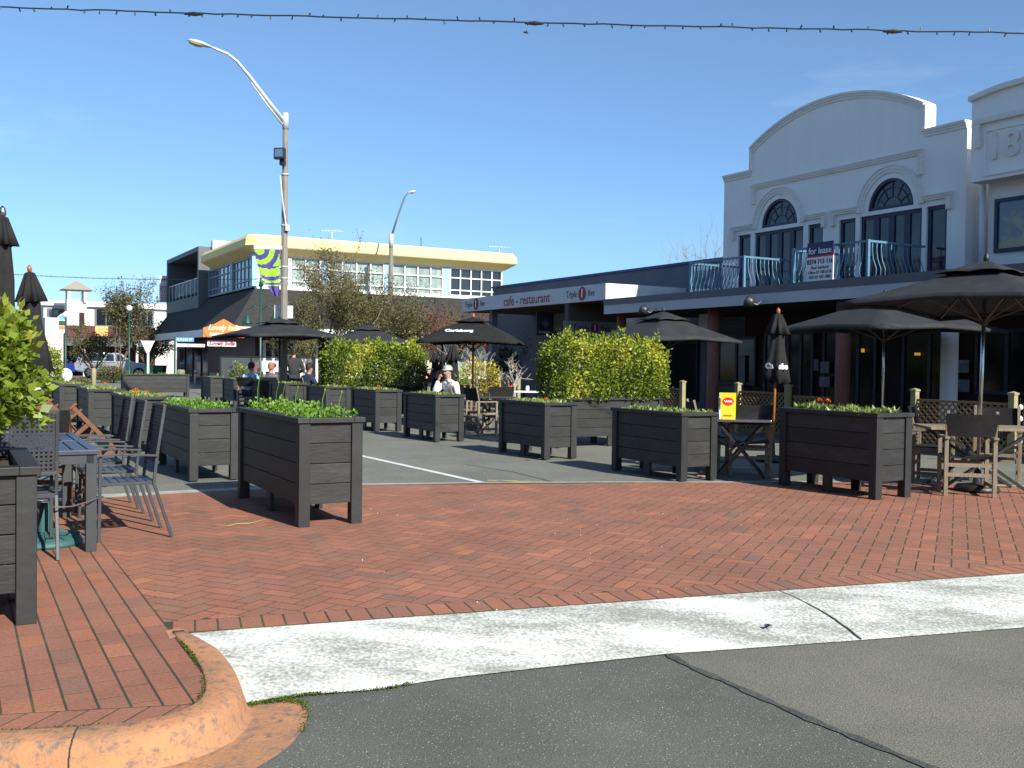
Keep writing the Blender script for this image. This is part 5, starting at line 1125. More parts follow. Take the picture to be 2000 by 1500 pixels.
# ------------------------------------------------------------------ LAMPS, SIGNS, WIRES
lp = thing('street_lamp', GY(553, 26), 0, 'tall concrete street lamp with long curved white arm, nearer of the two', 'street lamp')
mb = MB(); mb.add([], [])
def octpole(h_, r0_, r1_): return MB().tube([(0, 0, -.05), (0, 0, h_*.5), (0, 0, h_)], [r0_, (r0_+r1_)/2, r1_], 8)
octpole(7.7, .112, .070).build('pole', M['concpole'], lp)
MB().tube([(0, 0, 7.55), (0, 0, 7.98)], .085, 12).build('collar', M['galv'], lp, smooth=True)
def armpts(L): return [(-D2.x*t, -D2.y*t, z) for t, z in L]
arm = MB().tube(armpts([(0, 7.72), (.48, 8.25), (.96, 8.80), (1.28, 9.13), (1.52, 9.28), (1.78, 9.35), (2.0, 9.40)]), [.06, .05, .045, .04, .036, .033, .03], 10).build('arm', M['galv'], lp, smooth=True)
MB().tube(armpts([(0, 7.58), (.48, 8.11), (.92, 8.65)]), [.03, .025, .015], 8).build('brace', M['galv'], arm, smooth=True)
def lamphead(parent, c, d, L=.62, w_=.13, up=.06):
    d = Vector(d).normalized(); sx = Vector((-d.y, d.x, 0)); vs = []; n = 12; rows = [(0, .3), (.12, .55), (.4, .9), (.65, 1), (.88, .75), (1, .25)]
    for t, k in rows:
        for j in range(n):
            a = 2*math.pi*j/n; vs.append(Vector(c)+d*(t*L)+sx*(math.cos(a)*w_*k)+Vector((0, 0, math.sin(a)*w_*(.62 if math.sin(a) > 0 else .38)*k+t*up)))
    o = MB().add(vs, [(i*n+j, i*n+(j+1) % n, (i+1)*n+(j+1) % n, (i+1)*n+j) for i in range(len(rows)-1) for j in range(n)]+[tuple(reversed(range(n))), tuple(range((len(rows)-1)*n, len(rows)*n))]).build('lamp_head', M['galv'], parent, smooth=True)
    vs = []
    for t, k in ((.42, .7), (.66, .86), (.9, .6)):
        for j in range(n): a = math.pi+math.pi*j/(n-1); vs.append(Vector(c)+d*(t*L)+sx*(math.cos(a)*w_*k)+Vector((0, 0, math.sin(a)*w_*.72*k+t*up-.012)))
    MB().add(vs, [(i*n+j, i*n+j+1, (i+1)*n+j+1, (i+1)*n+j) for i in range(2) for j in range(n-1)]).build('lens', mat('lamp_lens', (.45, .38, .22), .2), o, smooth=True)
lamphead(lp, armpts([(1.93, 9.38)])[0], (-D2.x, -D2.y, .03), L=.60, w_=.13)
fl = thing('pole_floodlight', GY(553, 25.9, 6.72)+Vector((-.02, -.14, 0)), R(-12), 'black box floodlight clamped high on the nearer lamp pole', 'light')
MB().box(-.16, .13, -.12, .02, -.02, .27).build('housing', M['blackmetal'], fl, bevel=.01); MB().box(-.12, .10, -.132, -.119, .03, .23).build('glass', M['chrome'], fl); MB().box(-.05, .08, .0, .12, -.16, -.02).build('bracket', M['blackmetal'], fl)
MB().box(.06, .14, -.15, -.02, 4.85, 5.0).build('cable_box', M['whitepaint'], lp)
MB().tube([(-.1, -.13, 6.3), (-.02, -.14, 5.6), (.08, -.14, 4.95)], .012, 6).build('cable', M['whitepaint'], lp)
for z in (6.35, 5.0, 3.9, 3.6): MB().lathe([(.098, -.02), (.106, 0), (.098, .02)], 12, (0, 0, z)).build('strap', M['galv'], lp)
lp2 = thing('street_lamp', GY(761, 47), 0, 'farther street lamp standing behind the olive trees with its arm to the right', 'street lamp')
octpole(7.2, .17, .10).build('pole', M['concpole'], lp2); MB().tube([(0, 0, 6.9), (0, 0, 7.55)], .12, 12).build('collar', M['galv'], lp2, smooth=True)
MB().tube([(0, 0, 7.4), (.26, .1, 8.3), (.48, .15, 9.0), (.62, .2, 9.4), (.8, .25, 9.62)], [.05, .045, .04, .035, .03], 8).build('arm', M['cgrey'], lp2, smooth=True); lamphead(lp2, (.72, .24, 9.58), (1, .3, .1), L=.42, w_=.14)
# banner
bn = thing('street_banner', GY(553, 25.9, 3.0), 0, 'purple and lime green balloon banner bunched against the lamp pole', 'banner'); mb = MB(); nx, nz = 26, 46; vs = []; zT, zB = V(0, 0, 26)[1], 0
zT = H+(702-486)*25.9/FPX-3.0; zB = H+(702-578)*25.9/FPX-3.0
for j in range(nz+1):
    t = j/nz
    for i in range(nx+1):
        s_ = i/nx; wdt = .66*(1-t**1.9*.82); x = -.10-wdt*(1-s_)*(1)+(-.0); x = -.10-.0-wdt*(1-s_) - .0; vs.append((x, .03*math.sin(s_*9+t*7)*t-.02, zT-(zT-zB)*t-.12*(1-s_)*t*t*0))
fs = []; 
for j in range(nz):
    for i in range(nx):
        s_, t = (i+.5)/nx, (j+.5)/nz; r_ = math.hypot((s_-.2)*.9, (t-.02)*1.7); lime = (int(r_/.18) % 2 == 0) if t < .36 else (int((t+.10*(s_-.5)**2*2)/.085) % 3 != 1 if t < .72 else (.76 < t < .79))
        mb.add([vs[j*(nx+1)+i], vs[j*(nx+1)+i+1], vs[(j+1)*(nx+1)+i+1], vs[(j+1)*(nx+1)+i]], [(0, 1, 2, 3)], .5, 1 if lime else 0)
mb.build('cloth', [M['purple'], M['lime']], bn); MB().bar((-.78, 0, zT+.03), (-.05, 0, zT+.03), .06, .09).build('arm', M['whitepaint'], bn)
wp = thing('twin_sign_board', GY(554, 26.2, 2.55), 0, 'plain white sign board strapped behind the nearer lamp pole', 'sign'); k = 26.2/FPX; MB().box(-18*k, -6*k, 0, .01, 0, 25*k).build('panel', M['whitepaint'], wp); MB().box(7*k, 18*k, 0, .01, -.5*k, 24*k).build('panel', M['whitepaint'], wp); MB().box(-17*k, 18*k, .012, .03, 1.5*k, 3*k).build('bracket', M['galv'], wp)
gw = thing('give_way_sign', GY(288, 44), 0, 'back of a white triangular give way sign on a white post', 'sign'); k = 44/FPX
MB().prism([(-14*k, H+34*k), (14*k, H+34*k), (11*k, H+29*k), (2.5*k, H+10*k), (-2.5*k, H+10*k), (-11*k, H+29*k)], 0, .03).build('plate', M['signback'], gw, bevel=.004); MB().tube([(0, .05, 0), (0, .05, H+12*k)], .055, 10).build('post', M['whitepaint'], gw)
ss = thing('street_name_sign', GY(341, 42), 0, 'light blue street name blade on a dark green post', 'sign'); k = 42/FPX; MB().tube([(0, 0, 0), (0, 0, H+42*k)], .04, 8).build('post', M['green'], ss)
bl = MB().box(.03, 37*k, -.01, .012, H+33*k, H+41*k).build('blade', M['lightblue'], ss); text('PUKAKI ST', 6.5*k, M['letterwhite'], bl, (19*k, -.016, H+37*k), (R(90), 0, 0), ext=.001, sx=1.0, bold=.002)
def heritage_lamp(px, Y, z, label, triple):
    root = thing('green_lamp_post', GY(px, Y), 0, label, 'street lamp'); MB().lathe([(.14, 0), (.14, .25), (.09, .35), (.07, .9), (.05, 1.0), (.045, z)], 10).build('post', M['green'], root, smooth=True)
    if triple:
        for a in (-.5, .5):
            ar = MB().tube([(0, 0, z-.9), (a*.5, 0, z-.75), (a, 0, z-.9), (a, 0, z-1.15)], .025, 6).build('arm', M['green'], root); MB().lathe([(.02, .25), (.08, .2), (.16, -.05), (.20, -.12), (.03, -.12)], 12, (a, 0, z-1.3)).build('lantern', M['green'], ar, smooth=True)
        MB().lathe([(.02, .3), (.05, .2), (.1, 0), (.03, -.05)], 12, (0, 0, z)).build('finial', M['green'], root, smooth=True)
    else: MB().lathe([(.05, -.15), (.17, -.02), (.16, .1), (.04, .2)], 12, (0, 0, z+.05)).build('globe', M['letterwhite'], root, smooth=True)
    return root
heritage_lamp(508, 36, 4.15, 'dark green heritage lamp post with two hanging lanterns left of the concrete pole', True)
heritage_lamp(252, 56, 4.2, 'dark green lamp post with a white globe in front of the conifer', False)
heritage_lamp(128, 52, 3.6, 'thin dark green post before the white tower', False)
def festoon(name, A_, B_, sag, n, label, r=.012, blen=.045, clump=()):
    mb = MB(); bb = MB(); pts = [A_.lerp(B_, i/120)+Vector((0, 0, -sag*4*(i/120)*(1-i/120)+random.gauss(0, .004))) for i in range(121)]; mb.tube(pts, r, 6)
    c = mb.build(name, M['blackmetal']); tag(c, label, 'string lights')
    L = (B_-A_).length; k = 0
    for i in range(n):
        t = i/n+random.uniform(-.2, .2)/n; p = A_.lerp(B_, t)+Vector((0, 0, -sag*4*t*(1-t))); d = Vector((random.gauss(0, .35), random.gauss(0, .5), random.choice((-1, -1, 1)))).normalized()
        bb.tube([p, p+d*blen], [r*.8, r*1.2], 5)
    for t in clump:
        p = A_.lerp(B_, t)+Vector((0, 0, -sag*4*t*(1-t)-.01)); bb.tube([p-(B_-A_).normalized()*.12, p, p+(B_-A_).normalized()*.1], [.012, .026, .012], 6)
    b_ = bb.build('bulbs', M['blackmetal'], c); b_['kind'] = 'stuff'
def PT(px, py, Y): d = ray(px, py); return CP+d*(Y/d.y)
a_, b_ = PT(0, 8, 11.3), PT(2000, 57, 11.3); dd = (b_-a_)/2000
festoon('festoon_cable', a_-dd*600, b_+dd*900, .06, 105, 'string of unlit fairy lights hung across the top of the street', r=.0085, clump=(.28, .47, .67))
a_, b_ = PT(40, 527, 46), PT(510, 545, 40); festoon('festoon_cable', a_-(b_-a_)*.6, b_, .25, 60, 'far thin light cable running to the green lamp post', r=.014, blen=.03)
bd = thing('bird', PT(1026, 64, 14), R(30), 'tiny dark bird high in the sky under the string of lights', 'bird'); mb = MB(); mb.tube([(-.03, 0, 0), (-.015, 0, .006), (.01, 0, .008), (.03, 0, .006), (.05, 0, 0)], [.004, .014, .017, .012, .003], 8); mb.add([(0, .01, .01), (.02, .012, .01), (-.01, .05, .03)], [(0, 1, 2)]); mb.add([(0, -.01, .01), (.02, -.012, .01), (-.01, -.05, .03)], [(0, 2, 1)]); mb.build('body', M['blackmetal'], bd)
# bollards and posts
for px, Y, h_, r_, m_, lab in ((127, 40, .95, .045, 'whitepaint', 'slim white road post before the white car'), (183, 33, 1.05, .075, 'fencepost', 'grey timber post in front of the silver car'), (353, 50, .85, .2, 'concpole', 'squat round concrete bollard right of the street name sign'), (381, 50, .85, .05, 'whitepaint', 'slim white post with red band beside the concrete bollard'), (418, 46, .8, .21, 'concpole', 'squat concrete bollard under the red script sign'), (618, 27.5, .75, .04, 'whitepaint', 'short white post just left of the left hedge')):
    o = thing('bollard', GY(px, Y), 0, lab, 'bollard', 'posts and bollards'); MB().lathe([(r_, 0), (r_, h_-.04), (r_*.8, h_), (r_*.2, h_+.01)], 14).build('shaft', M[m_], o, smooth=True); MB().lathe([(r_*1.03, -.05), (r_*1.03, .05)], 14, (0, 0, h_*.8)).build('band', M['redbright'] if px == 381 else M[m_], o)
rs_ = thing('round_sign', GY(128, 44), 0, 'round grey back of a low road sign near the white car', 'sign'); MB().tube([(0, 0, .62), (0, .03, .62)], .30, 24).build('disc', M['signback'], rs_); MB().tube([(0, .06, 0), (0, .06, .8)], .03, 8).build('post', M['galv'], rs_)
for px, Y, lab in ((296, 58, 'left dark wheelie bin behind the give way sign'), (312, 58, 'right dark wheelie bin behind the give way sign')):
    o = thing('wheelie_bin', GY(px, Y), 0, lab, 'bin', 'wheelie bins'); MB().add([(-.25, -.25, .1), (.25, -.25, .1), (.25, .25, .1), (-.25, .25, .1), (-.3, -.32, .95), (.3, -.32, .95), (.3, .32, .95), (-.3, .32, .95)], [(0, 1, 5, 4), (1, 2, 6, 5), (2, 3, 7, 6), (3, 0, 4, 7), (3, 2, 1, 0)]).build('tub', M['green'], o); MB().box(-.32, .32, -.35, .35, .95, 1.0).build('lid', M['green'], o, bevel=.01)
# cars
def car(loc, rz, label, paint, ute=True, L=5.1, Hh=1.8, scale=1):
    root = thing('parked_car', loc, rz, label, 'car', 'cars parked on the left street'); w2 = .9
    if ute: pf = [(-2.5, .55), (-2.5, 1.0), (-2.42, 1.12), (-2.2, 1.72), (-1.9, 1.8), (-.7, 1.82), (-.62, 1.76), (.15, 1.76), (.45, 1.68), (1.05, 1.15), (2.2, 1.02), (2.5, .85), (2.55, .5), (2.1, .38), (-2.1, .38)]
    else: pf = [(-1.9, .5), (-1.95, .9), (-1.75, 1.05), (-1.3, 1.42), (-.3, 1.48), (.35, 1.42), (1.0, .98), (1.75, .88), (2.0, .7), (2.0, .4), (1.6, .28), (-1.6, .28)]
    mb = MB(); n = len(pf); vs = []
    for y, k in ((-w2, 0), (-w2*.98, 1), (w2*.98, 1), (w2, 0)):
        pass
    def row(y, top): return [(x, y*(1 if z < 1.05 else 1-.17*min(1, (z-1.05)/.7)), z) for x, z in pf]
    vs = row(-w2, 0)+row(w2, 0); mb.add(vs, [tuple(range(n)), tuple(reversed(range(n, 2*n)))]+[(i, i+n, (i+1) % n+n, (i+1) % n) for i in range(n)]); mb.build('body', paint, root, bevel=.05)
    zz = 1.18 if ute else .95; zt = 1.66 if ute else 1.36
    wins = [(-2.05, -.78), (-.55, .0), (.08, .8)] if ute else [(-1.35, -.35), (-.25, .65)]
    for s_ in (-1, 1):
        for k, (a, b_) in enumerate(wins):
            cutf = .38 if (b_ == .8 or b_ == .65) else .05
            y0 = lambda z: s_*(w2*(1-.17*min(1, max(0, (z-1.05)/.7)))+.012)
            q = [(a+.08, zt), (b_-cutf, zt), (b_, zz), (a, zz)]
            MB().add([(x, y0(z), z) for x, z in q]+[(x, y0(z)-s_*.02, z) for x, z in q], [(0, 1, 2, 3), (7, 6, 5, 4), (0, 4, 5, 1), (1, 5, 6, 2), (2, 6, 7, 3), (3, 7, 4, 0)]).build('side_window', M['glassdark'], root)
        for xw in ((-1.55, 1.6) if ute else (-1.25, 1.3)):
            rw = .38 if ute else .31; wh = MB().tube([(xw, s_*(w2-.2), rw), (xw, s_*(w2+.03), rw)], rw, 22).build('wheel', M['tyre'], root); mb = MB(); mb.tube([(xw, s_*(w2-.1), rw), (xw, s_*(w2+.04), rw)], rw*.35, 12)
            for k in range(6): a = k*math.pi/3; mb.bar((xw, s_*(w2+.035), rw), (xw+math.cos(a)*rw*.66, s_*(w2+.035), rw+math.sin(a)*rw*.66), .09, .03, up=(0, 1, 0))
            mb.build('rim', M['chrome'], wh)
        MB().box(-2.53 if ute else -1.97, -2.46 if ute else -1.88, s_*.78-.08, s_*.78+.08, .8, 1.05).build('tail_light', M['redbright'], root); MB().box(2.3 if ute else 1.75, 2.53 if ute else 1.96, s_*.7-.15, s_*.7+.15, .72, .9).build('headlight', M['letterwhite'], root)
    if ute: MB().box(-2.3, .1, -w2-.02, -w2-.005, 1.08, 1.11).build('trim_strip', M['blackmetal'], root)
    return root
car(GY(222, 68)+Vector((.1, 0, 0)), R(18), 'silver four-wheel-drive utility with canopy parked by the conifer', M['carsilver'], True)
car(GY(150, 76), R(40), 'dark blue hatchback parked behind the silver utility', M['carblue'], False)
car(GY(134, 86), R(30), 'small white car farthest left on the street', M['carwhite'], False)
#@@PART6

# ------------------------------------------------------------------ unseen shop rows added for window reflections and to block low sky
def row_building(root, flip, x0, x1, y0, h_, wm):
    MW().box(x0, x1, y0, y0+9, 0, h_).build('wall', wm, root); MW().box(x0-.1, x1+.1, y0-.12, y0-.003, h_-.5, h_+.15).build('parapet', M['trim'], root); MW().box(x0, x1, y0-2.6, y0-.003, 2.8, 3.1).build('verandah_roof', M['cgrey'], root)
    k = int((x1-x0)/3)
    for i in range(k):
        xa_ = x0+(x1-x0)*(i+.25)/k; xb_ = x0+(x1-x0)*(i+.75)/k; window('window', xa_, xb_, h_*.58, h_*.8, y0-.08, root, cols=2, fm=M['whitepaint']); window('shop_window', xa_-.4, xb_+.4, .4, 2.4, y0-.08, root, cols=2, fm=M['navy'], gm=M['glassshade'])
OFF[0] = Vector((8, 12, 0)); ob = thing('added_shop_row', S(-12, 8), TH+R(90), 'cream shop row on the unseen left side of the street', 'building')
row_building(ob, 1, -14, 46, 12, 7.6, mat('cream_shop_wall', (.30, .26, .19), .85, (.24, .21, .16), 1))
OFF[0] = Vector((0, 34, 0)); ob2 = thing('added_shop_row', S(0, -34), TH+R(180), 'brick shop row behind the camera', 'building')
row_building(ob2, 1, -30, 30, 34, 8.0, mat('brick_shop_wall', (.20, .09, .06), .85, (.15, .07, .05), 1))
# ------------------------------------------------------------------ FURNITURE
def metal_chair():
    root = thing('metal_chair', (0, 0, 0), 0, 'x', 'chair', 'slate grey metal armchairs at the slatted table'); t = .024; m = M['gmetal']
    for s_ in (-1, 1):
        x = s_*.235
        MB().bar((x, -.21, 0), (x, -.2, .66), t).build('front_leg', m, root, bevel=.003)
        mb = MB(); mb.bar((x, .33, 0), (x, .19, .44), t); mb.bar((x, .19, .44), (x, .215, .68), t); mb.bar((x, .215, .68), (x, .27, 1.05), t); mb.build('rear_leg', m, root, bevel=.003)
        mb = MB(); mb.bar((x*1.06, -.24, .665), (x*1.06, -.05, .672), .035, .016); mb.bar((x*1.06, -.05, .672), (x*1.06, .215, .655), .035, .016); mb.build('armrest', m, root, bevel=.003)
    mb = MB(); z = .44
    mb.bar((-.235, -.22, z), (.235, -.22, z), t, t*1.3); mb.bar((-.235, .19, z), (.235, .19, z), t, t*1.3); mb.bar((-.225, -.2, z), (-.225, .18, z), t*.9); mb.bar((.225, -.2, z), (.225, .18, z), t*.9)
    st = mb.build('seat_frame', m, root, bevel=.002); mb = MB()
    for k in range(6): x = -.18+k*.072; mb.box(x-.022, x+.022, -.205, .175, z+.006, z+.010)
    for k in range(6): y = -.17+k*.066; mb.box(-.212, .212, y-.018, y+.018, z+.0115, z+.015)
    mb.build('seat', M['tabletop'], root)
    mb = MB(); mb.bar((-.235, .268, 1.04), (.235, .268, 1.04), t, t*1.2); mb.build('back_rail', m, root, bevel=.002); MB().bar((-.235, .218, .60), (.235, .218, .60), t).build('back_rail', m, root, bevel=.002)
    T = Matrix.Translation((0, .222, .61)) @ Matrix.Rotation(-math.atan2(.05, .42), 4, 'X'); mb = MB()
    for k in range(15): x = -.212+k*.0303; mb.box(x-.008, x+.008, -.002, .002, 0, .425, T=T)
    for k in range(15): zz_ = .005+k*.0302; mb.box(-.22, .22, -.0035, .0035, zz_-.0075, zz_+.0075, T=T)
    mb.build('perforated_back', m, root)
    return root
mc = metal_chair()
def rear_chair(px, py, lab, s=0, rz=TH-R(90), side=1):
    f = G(px, py)+D1*s; xa = Vector((math.cos(rz), math.sin(rz), 0)); ya = Vector((-math.sin(rz), math.cos(rz), 0)); return place(mc, f-xa*.235*side-ya*.33, rz, lab)
rear_chair(336, 1049, 'metal armchair nearest the camera on the right side of the slatted table')
rear_chair(336, 1049, 'middle metal armchair of the three right of the slatted table', 0.86)
rear_chair(336, 1049, 'farthest metal armchair of the three right of the slatted table', 1.62)
rear_chair(113, 1095, 'metal armchair with a perforated back at the near end of the slatted table', rz=TH-R(180), side=-1)
tb = thing('slatted_table', G(189, 1077), TH, 'blue-grey slatted metal table beside the left shrub', 'table'); TW, TL, TZ = .95, 1.85, .745
for x in (-TW, -.075):
    for y in (0, TL-.075): MB().box(x, x+.075, y, y+.075, 0, TZ-.03).build('leg', M['gmetal'], tb, bevel=.004)
mb = MB(); mb.box(-TW+.02, -.02, -.0, .03, TZ-.10, TZ-.03); mb.box(-TW+.02, -.02, TL-.03, TL, TZ-.10, TZ-.03); mb.box(-.035, -.005, .076, TL-.076, TZ-.10, TZ-.03); mb.box(-TW+.005, -TW+.035, .076, TL-.076, TZ-.10, TZ-.03); mb.build('apron', M['gmetal'], tb, bevel=.002)
mb = MB(); e = .015; mb.box(-TW-e, e, -e, .055, TZ-.03, TZ); mb.box(-TW-e, e, TL-.055, TL+e, TZ-.03, TZ); mb.box(-TW-e, -TW+.05, .056, TL-.056, TZ-.03, TZ-.0005); mb.box(-.05, e, .056, TL-.056, TZ-.03, TZ-.0005)
mb.box(-TW+.051, -.051, TL/2-.04, TL/2+.04, TZ-.028, TZ-.002)
for k in range(8):
    x0_ = -TW+.057+k*.1055
    for y0_, y1_ in ((.057, TL/2-.045), (TL/2+.045, TL-.057)): mb.box(x0_, x0_+.093, y0_, y1_, TZ-.028, TZ-.001)
mb.build('tabletop', M['tabletop'], tb, bevel=.002)
gbs = thing('umbrella_base', G(88, 1062), 0, 'dark teal ribbed umbrella base on the bricks under the slatted table', 'umbrella base'); MB().lathe([(.27, 0), (.275, .02), (.25, .05), (.12, .085), (.045, .10), (.04, .3), (.03, .31)], 28).build('weight', M['tealbase'], gbs, smooth=True)
mb = MB()
for k in range(12): a = k*math.pi/6; mb.bar((math.cos(a)*.07, math.sin(a)*.07, .1), (math.cos(a)*.25, math.sin(a)*.25, .056), .03, .02)
mb.build('ribs', M['tealbase'], gbs, bevel=.004)
p0_, p1_ = G(113, 1095)+Vector((-.02, .02, .37)), G(190, 1077)+Vector((.02, .05, .40)); o = MB().tube([p0_, p0_.lerp(p1_, .3)+Vector((0, 0, -.02)), p0_.lerp(p1_, .7)+Vector((0, 0, -.015)), p1_], .005, 6).build('security_cable', M['darkband'], smooth=True); tag(o, 'thin security cable looped between the near metal chair and the table leg', 'cable')
def director_chair(wood, nm):
    root = thing('director_chair', (0, 0, 0), 0, 'x', 'chair', nm); t = .042; w_ = .25
    for s_ in (-1, 1):
        x = s_*w_; MB().box(x-t/2, x+t/2, -.24, -.24+t, 0, .64).build('front_leg', wood, root, bevel=.003); MB().box(x-t/2, x+t/2, .2-t, .2, 0, .64).build('rear_leg', wood, root, bevel=.003)
        MB().box(x-t*.62, x+t*.62, -.27, .24, .641, .665).build('armrest', wood, root, bevel=.003); MB().bar((x, .175, .665), (x, .24, .95), .032).build('back_post', wood, root, bevel=.003)
        MB().box(x-.014, x+.014, -.197, .157, .10, .14).build('side_rail', wood, root); MB().box(x-.014, x+.014, -.197, .157, .40, .44).build('side_rail', wood, root)
    for q in ((.165, .19, .33, .37), (.165, .19, .22, .26), (-.23, -.205, .33, .37)): MB().box(-w_+.022, w_-.022, *q).build('cross_rail', wood, root)
    n = 10; vs = [(-w_+.0+2*w_*i/n, y, .455-.035*math.sin(math.pi*i/n)) for y in (-.22, .17) for i in range(n+1)]; MB().add(vs, [(i, i+1, n+2+i, n+1+i) for i in range(n)]).build('seat', M['black'], root, solid=.006)
    vs = [(-w_-.02+(2*w_+.04)*i/n, .187+.25*(z-.665)+.025*math.sin(math.pi*i/n), z-.008*math.sin(math.pi*i/n)) for z in (.675, .925) for i in range(n+1)]; MB().add(vs, [(i, i+1, n+2+i, n+1+i) for i in range(n)]).build('backrest', M['black'], root, solid=.007)
    return root
dg, dt = director_chair(M['greywood'], 'weathered director chairs at the cafe tables'), director_chair(M['teak'], 'red-brown director chairs left of the left planter row')
place(dg, GY(1887, 10.95), R(180-14), 'weathered wooden director chair with black canvas, its back to the camera at the right table')
place(dg, GY(1945, 12.3), R(-25), 'director chair on the far side of the right wooden table')
place(dg, GY(1818, 12.2), R(60), 'director chair hidden behind the right front planter, left of the wooden table')
place(dg, GY(1462, 12.7), R(180-8), 'black-backed director chair right of the yellow menu card')
place(dg, GY(1380, 13.4), R(90), 'director chair behind the planter left of the yellow menu card')
place(dg, GY(938, 19.2), R(120), 'director chair nearest the orange umbrella pole, between two planters')
place(dg, GY(972, 20.4), R(200), 'director chair second from the orange umbrella pole beside the black table')
place(dg, GY(905, 20.8), R(80), 'director chair behind the planter of the seated woman')
place(dt, GY(98, 9.3), R(180+4), 'upright red-brown director chair seen from behind, left of the tipped ones')
for px, Y, z_, lab, tilt in ((146, 10.6, .26, 'tipped red-brown director chair leaning left on another, partly hidden', 40), (204, 10.0, .26, 'tipped red-brown director chair resting its legs toward the planter row', 44)):
    p = GY(px, Y, z_); o = place(dt, p, 0, lab); o.rotation_euler = (R(-6), R(-tilt), R(160)) if False else (0, 0, 0)
    Mx = Matrix.Translation(p) @ Matrix.Rotation(R(8), 4, 'Z') @ Matrix.Rotation(R(-tilt), 4, 'Y') @ Matrix.Rotation(R(104), 4, 'Z'); o.matrix_world = Mx
def cafe_table(loc, rz, w_, d_, top, label, x_legs=True, m=None, round_=False):
    root = thing('cafe_table', loc, rz, label, 'table'); m = m or M['blackmetal']
    if round_: MB().lathe([(w_, -.03), (w_+.005, -.015), (w_, 0)], 28, (0, 0, .745)).build('tabletop', top, root)
    else: MB().box(-w_, w_, -d_, d_, .715, .745).build('tabletop', top, root, bevel=.005)
    if x_legs:
        for s_ in (-1, 1):
            mb = MB(); y = s_*d_*.75; mb.bar((-w_*.8, y, .01), (w_*.8, y, .70), .05, .03); mb.bar((w_*.8, y+.001, .01), (-w_*.8, y+.001, .70), .051, .031); mb.build('crossed_leg', m, root)
        MB().bar((0, -d_*.75, .36), (0, d_*.75, .36), .04).build('stretcher', m, root)
    else:
        MB().tube([(0, 0, .02), (0, 0, .715)], .035, 12).build('pedestal', m, root); MB().lathe([(.25, 0), (.25, .015), (.04, .05)], 20).build('foot', m, root)
    return root
cafe_table(GY(1905, 11.45), R(-8), .62, .38, M['greywood'], 'weathered wooden table under the largest umbrella')
t1 = cafe_table(GY(1446, 12.5), R(-12), .36, .34, M['chrome'], 'steel-topped cafe table with crossed legs carrying the yellow menu card', m=M['blackmetal'])
cafe_table(GY(964, 19.6), R(10), .38, .38, M['blackmetal'], 'black cafe table right of the orange umbrella pole')
cafe_table(GY(1022, 23.5), 0, .5, .35, M['whitepaint'], 'white-topped table left of the right hedge', x_legs=False)
cafe_table(GY(868, 22.3), 0, .35, .35, M['blackmetal'], 'dark table between the man in the dark cap and the woman', x_legs=False)
mcd = thing('menu_card', GY(1421, 12.42, .746), R(-6), 'bright yellow menu card with a red oval standing on the steel table', 'menu card'); k = 12.4/FPX
MB().box(-15*k, 15*k, 0, .006, 0, 51*k, T=Matrix.Rotation(R(8), 4, 'X')).build('card', M['gold'], mcd); MB().box(-15*k, 15*k, .07, .076, 0, 51*k, T=Matrix.Rotation(R(-4), 4, 'X')).build('back_card', M['gold'], mcd)
T = Matrix.Rotation(R(8), 4, 'X'); ov = MB(); ov.prism([(11*k*math.cos(a*math.pi/10), 34*k+8*k*math.sin(a*math.pi/10)) for a in range(20)], -.004, -.001, T=T); ov.build('red_oval', M['redbright'], mcd)
mb = MB(); mb.tube([T @ Vector((x*k, -.006, (34+1.8*math.sin(x*1.5))*k)) for x in [-8+.8*q for q in range(21)]], .9*k, 6); mb.build('script_line', M['letterwhite'], mcd, smooth=True); mb = MB(); mb.tube([T @ Vector((x*k, -.004, (6+1.5*math.sin(x*1.7))*k)) for x in [-9+.8*q for q in range(23)]], .8*k, 6); mb.build('script_line', M['redbright'], mcd, smooth=True)
pm = thing('steel_stand', GY(1405, 12.3, .746), 0, 'slim steel table number stand left of the yellow menu card', 'table stand'); MB().lathe([(.03, 0), (.03, .01), (.016, .02), (.014, .2), (.016, .21), (.019, .27), (.014, .29), (.003, .295)], 16).build('rod', M['chrome'], pm, smooth=True)
# things on the far white table
for dx, c, lab in ((-.3, 'redbright', 'small red jar on the white-topped table'), (.1, 'letterwhite', 'small white cup on the white-topped table')):
    o = MB().lathe([(.035, 0), (.045, .05), (.04, .11), (.03, .13)], 12).build('jar' if dx < 0 else 'cup', M[c], smooth=True); o.location = GY(1022, 23.4, .746)+Vector((dx, 0, 0)); tag(o, lab, 'jar' if dx < 0 else 'cup')
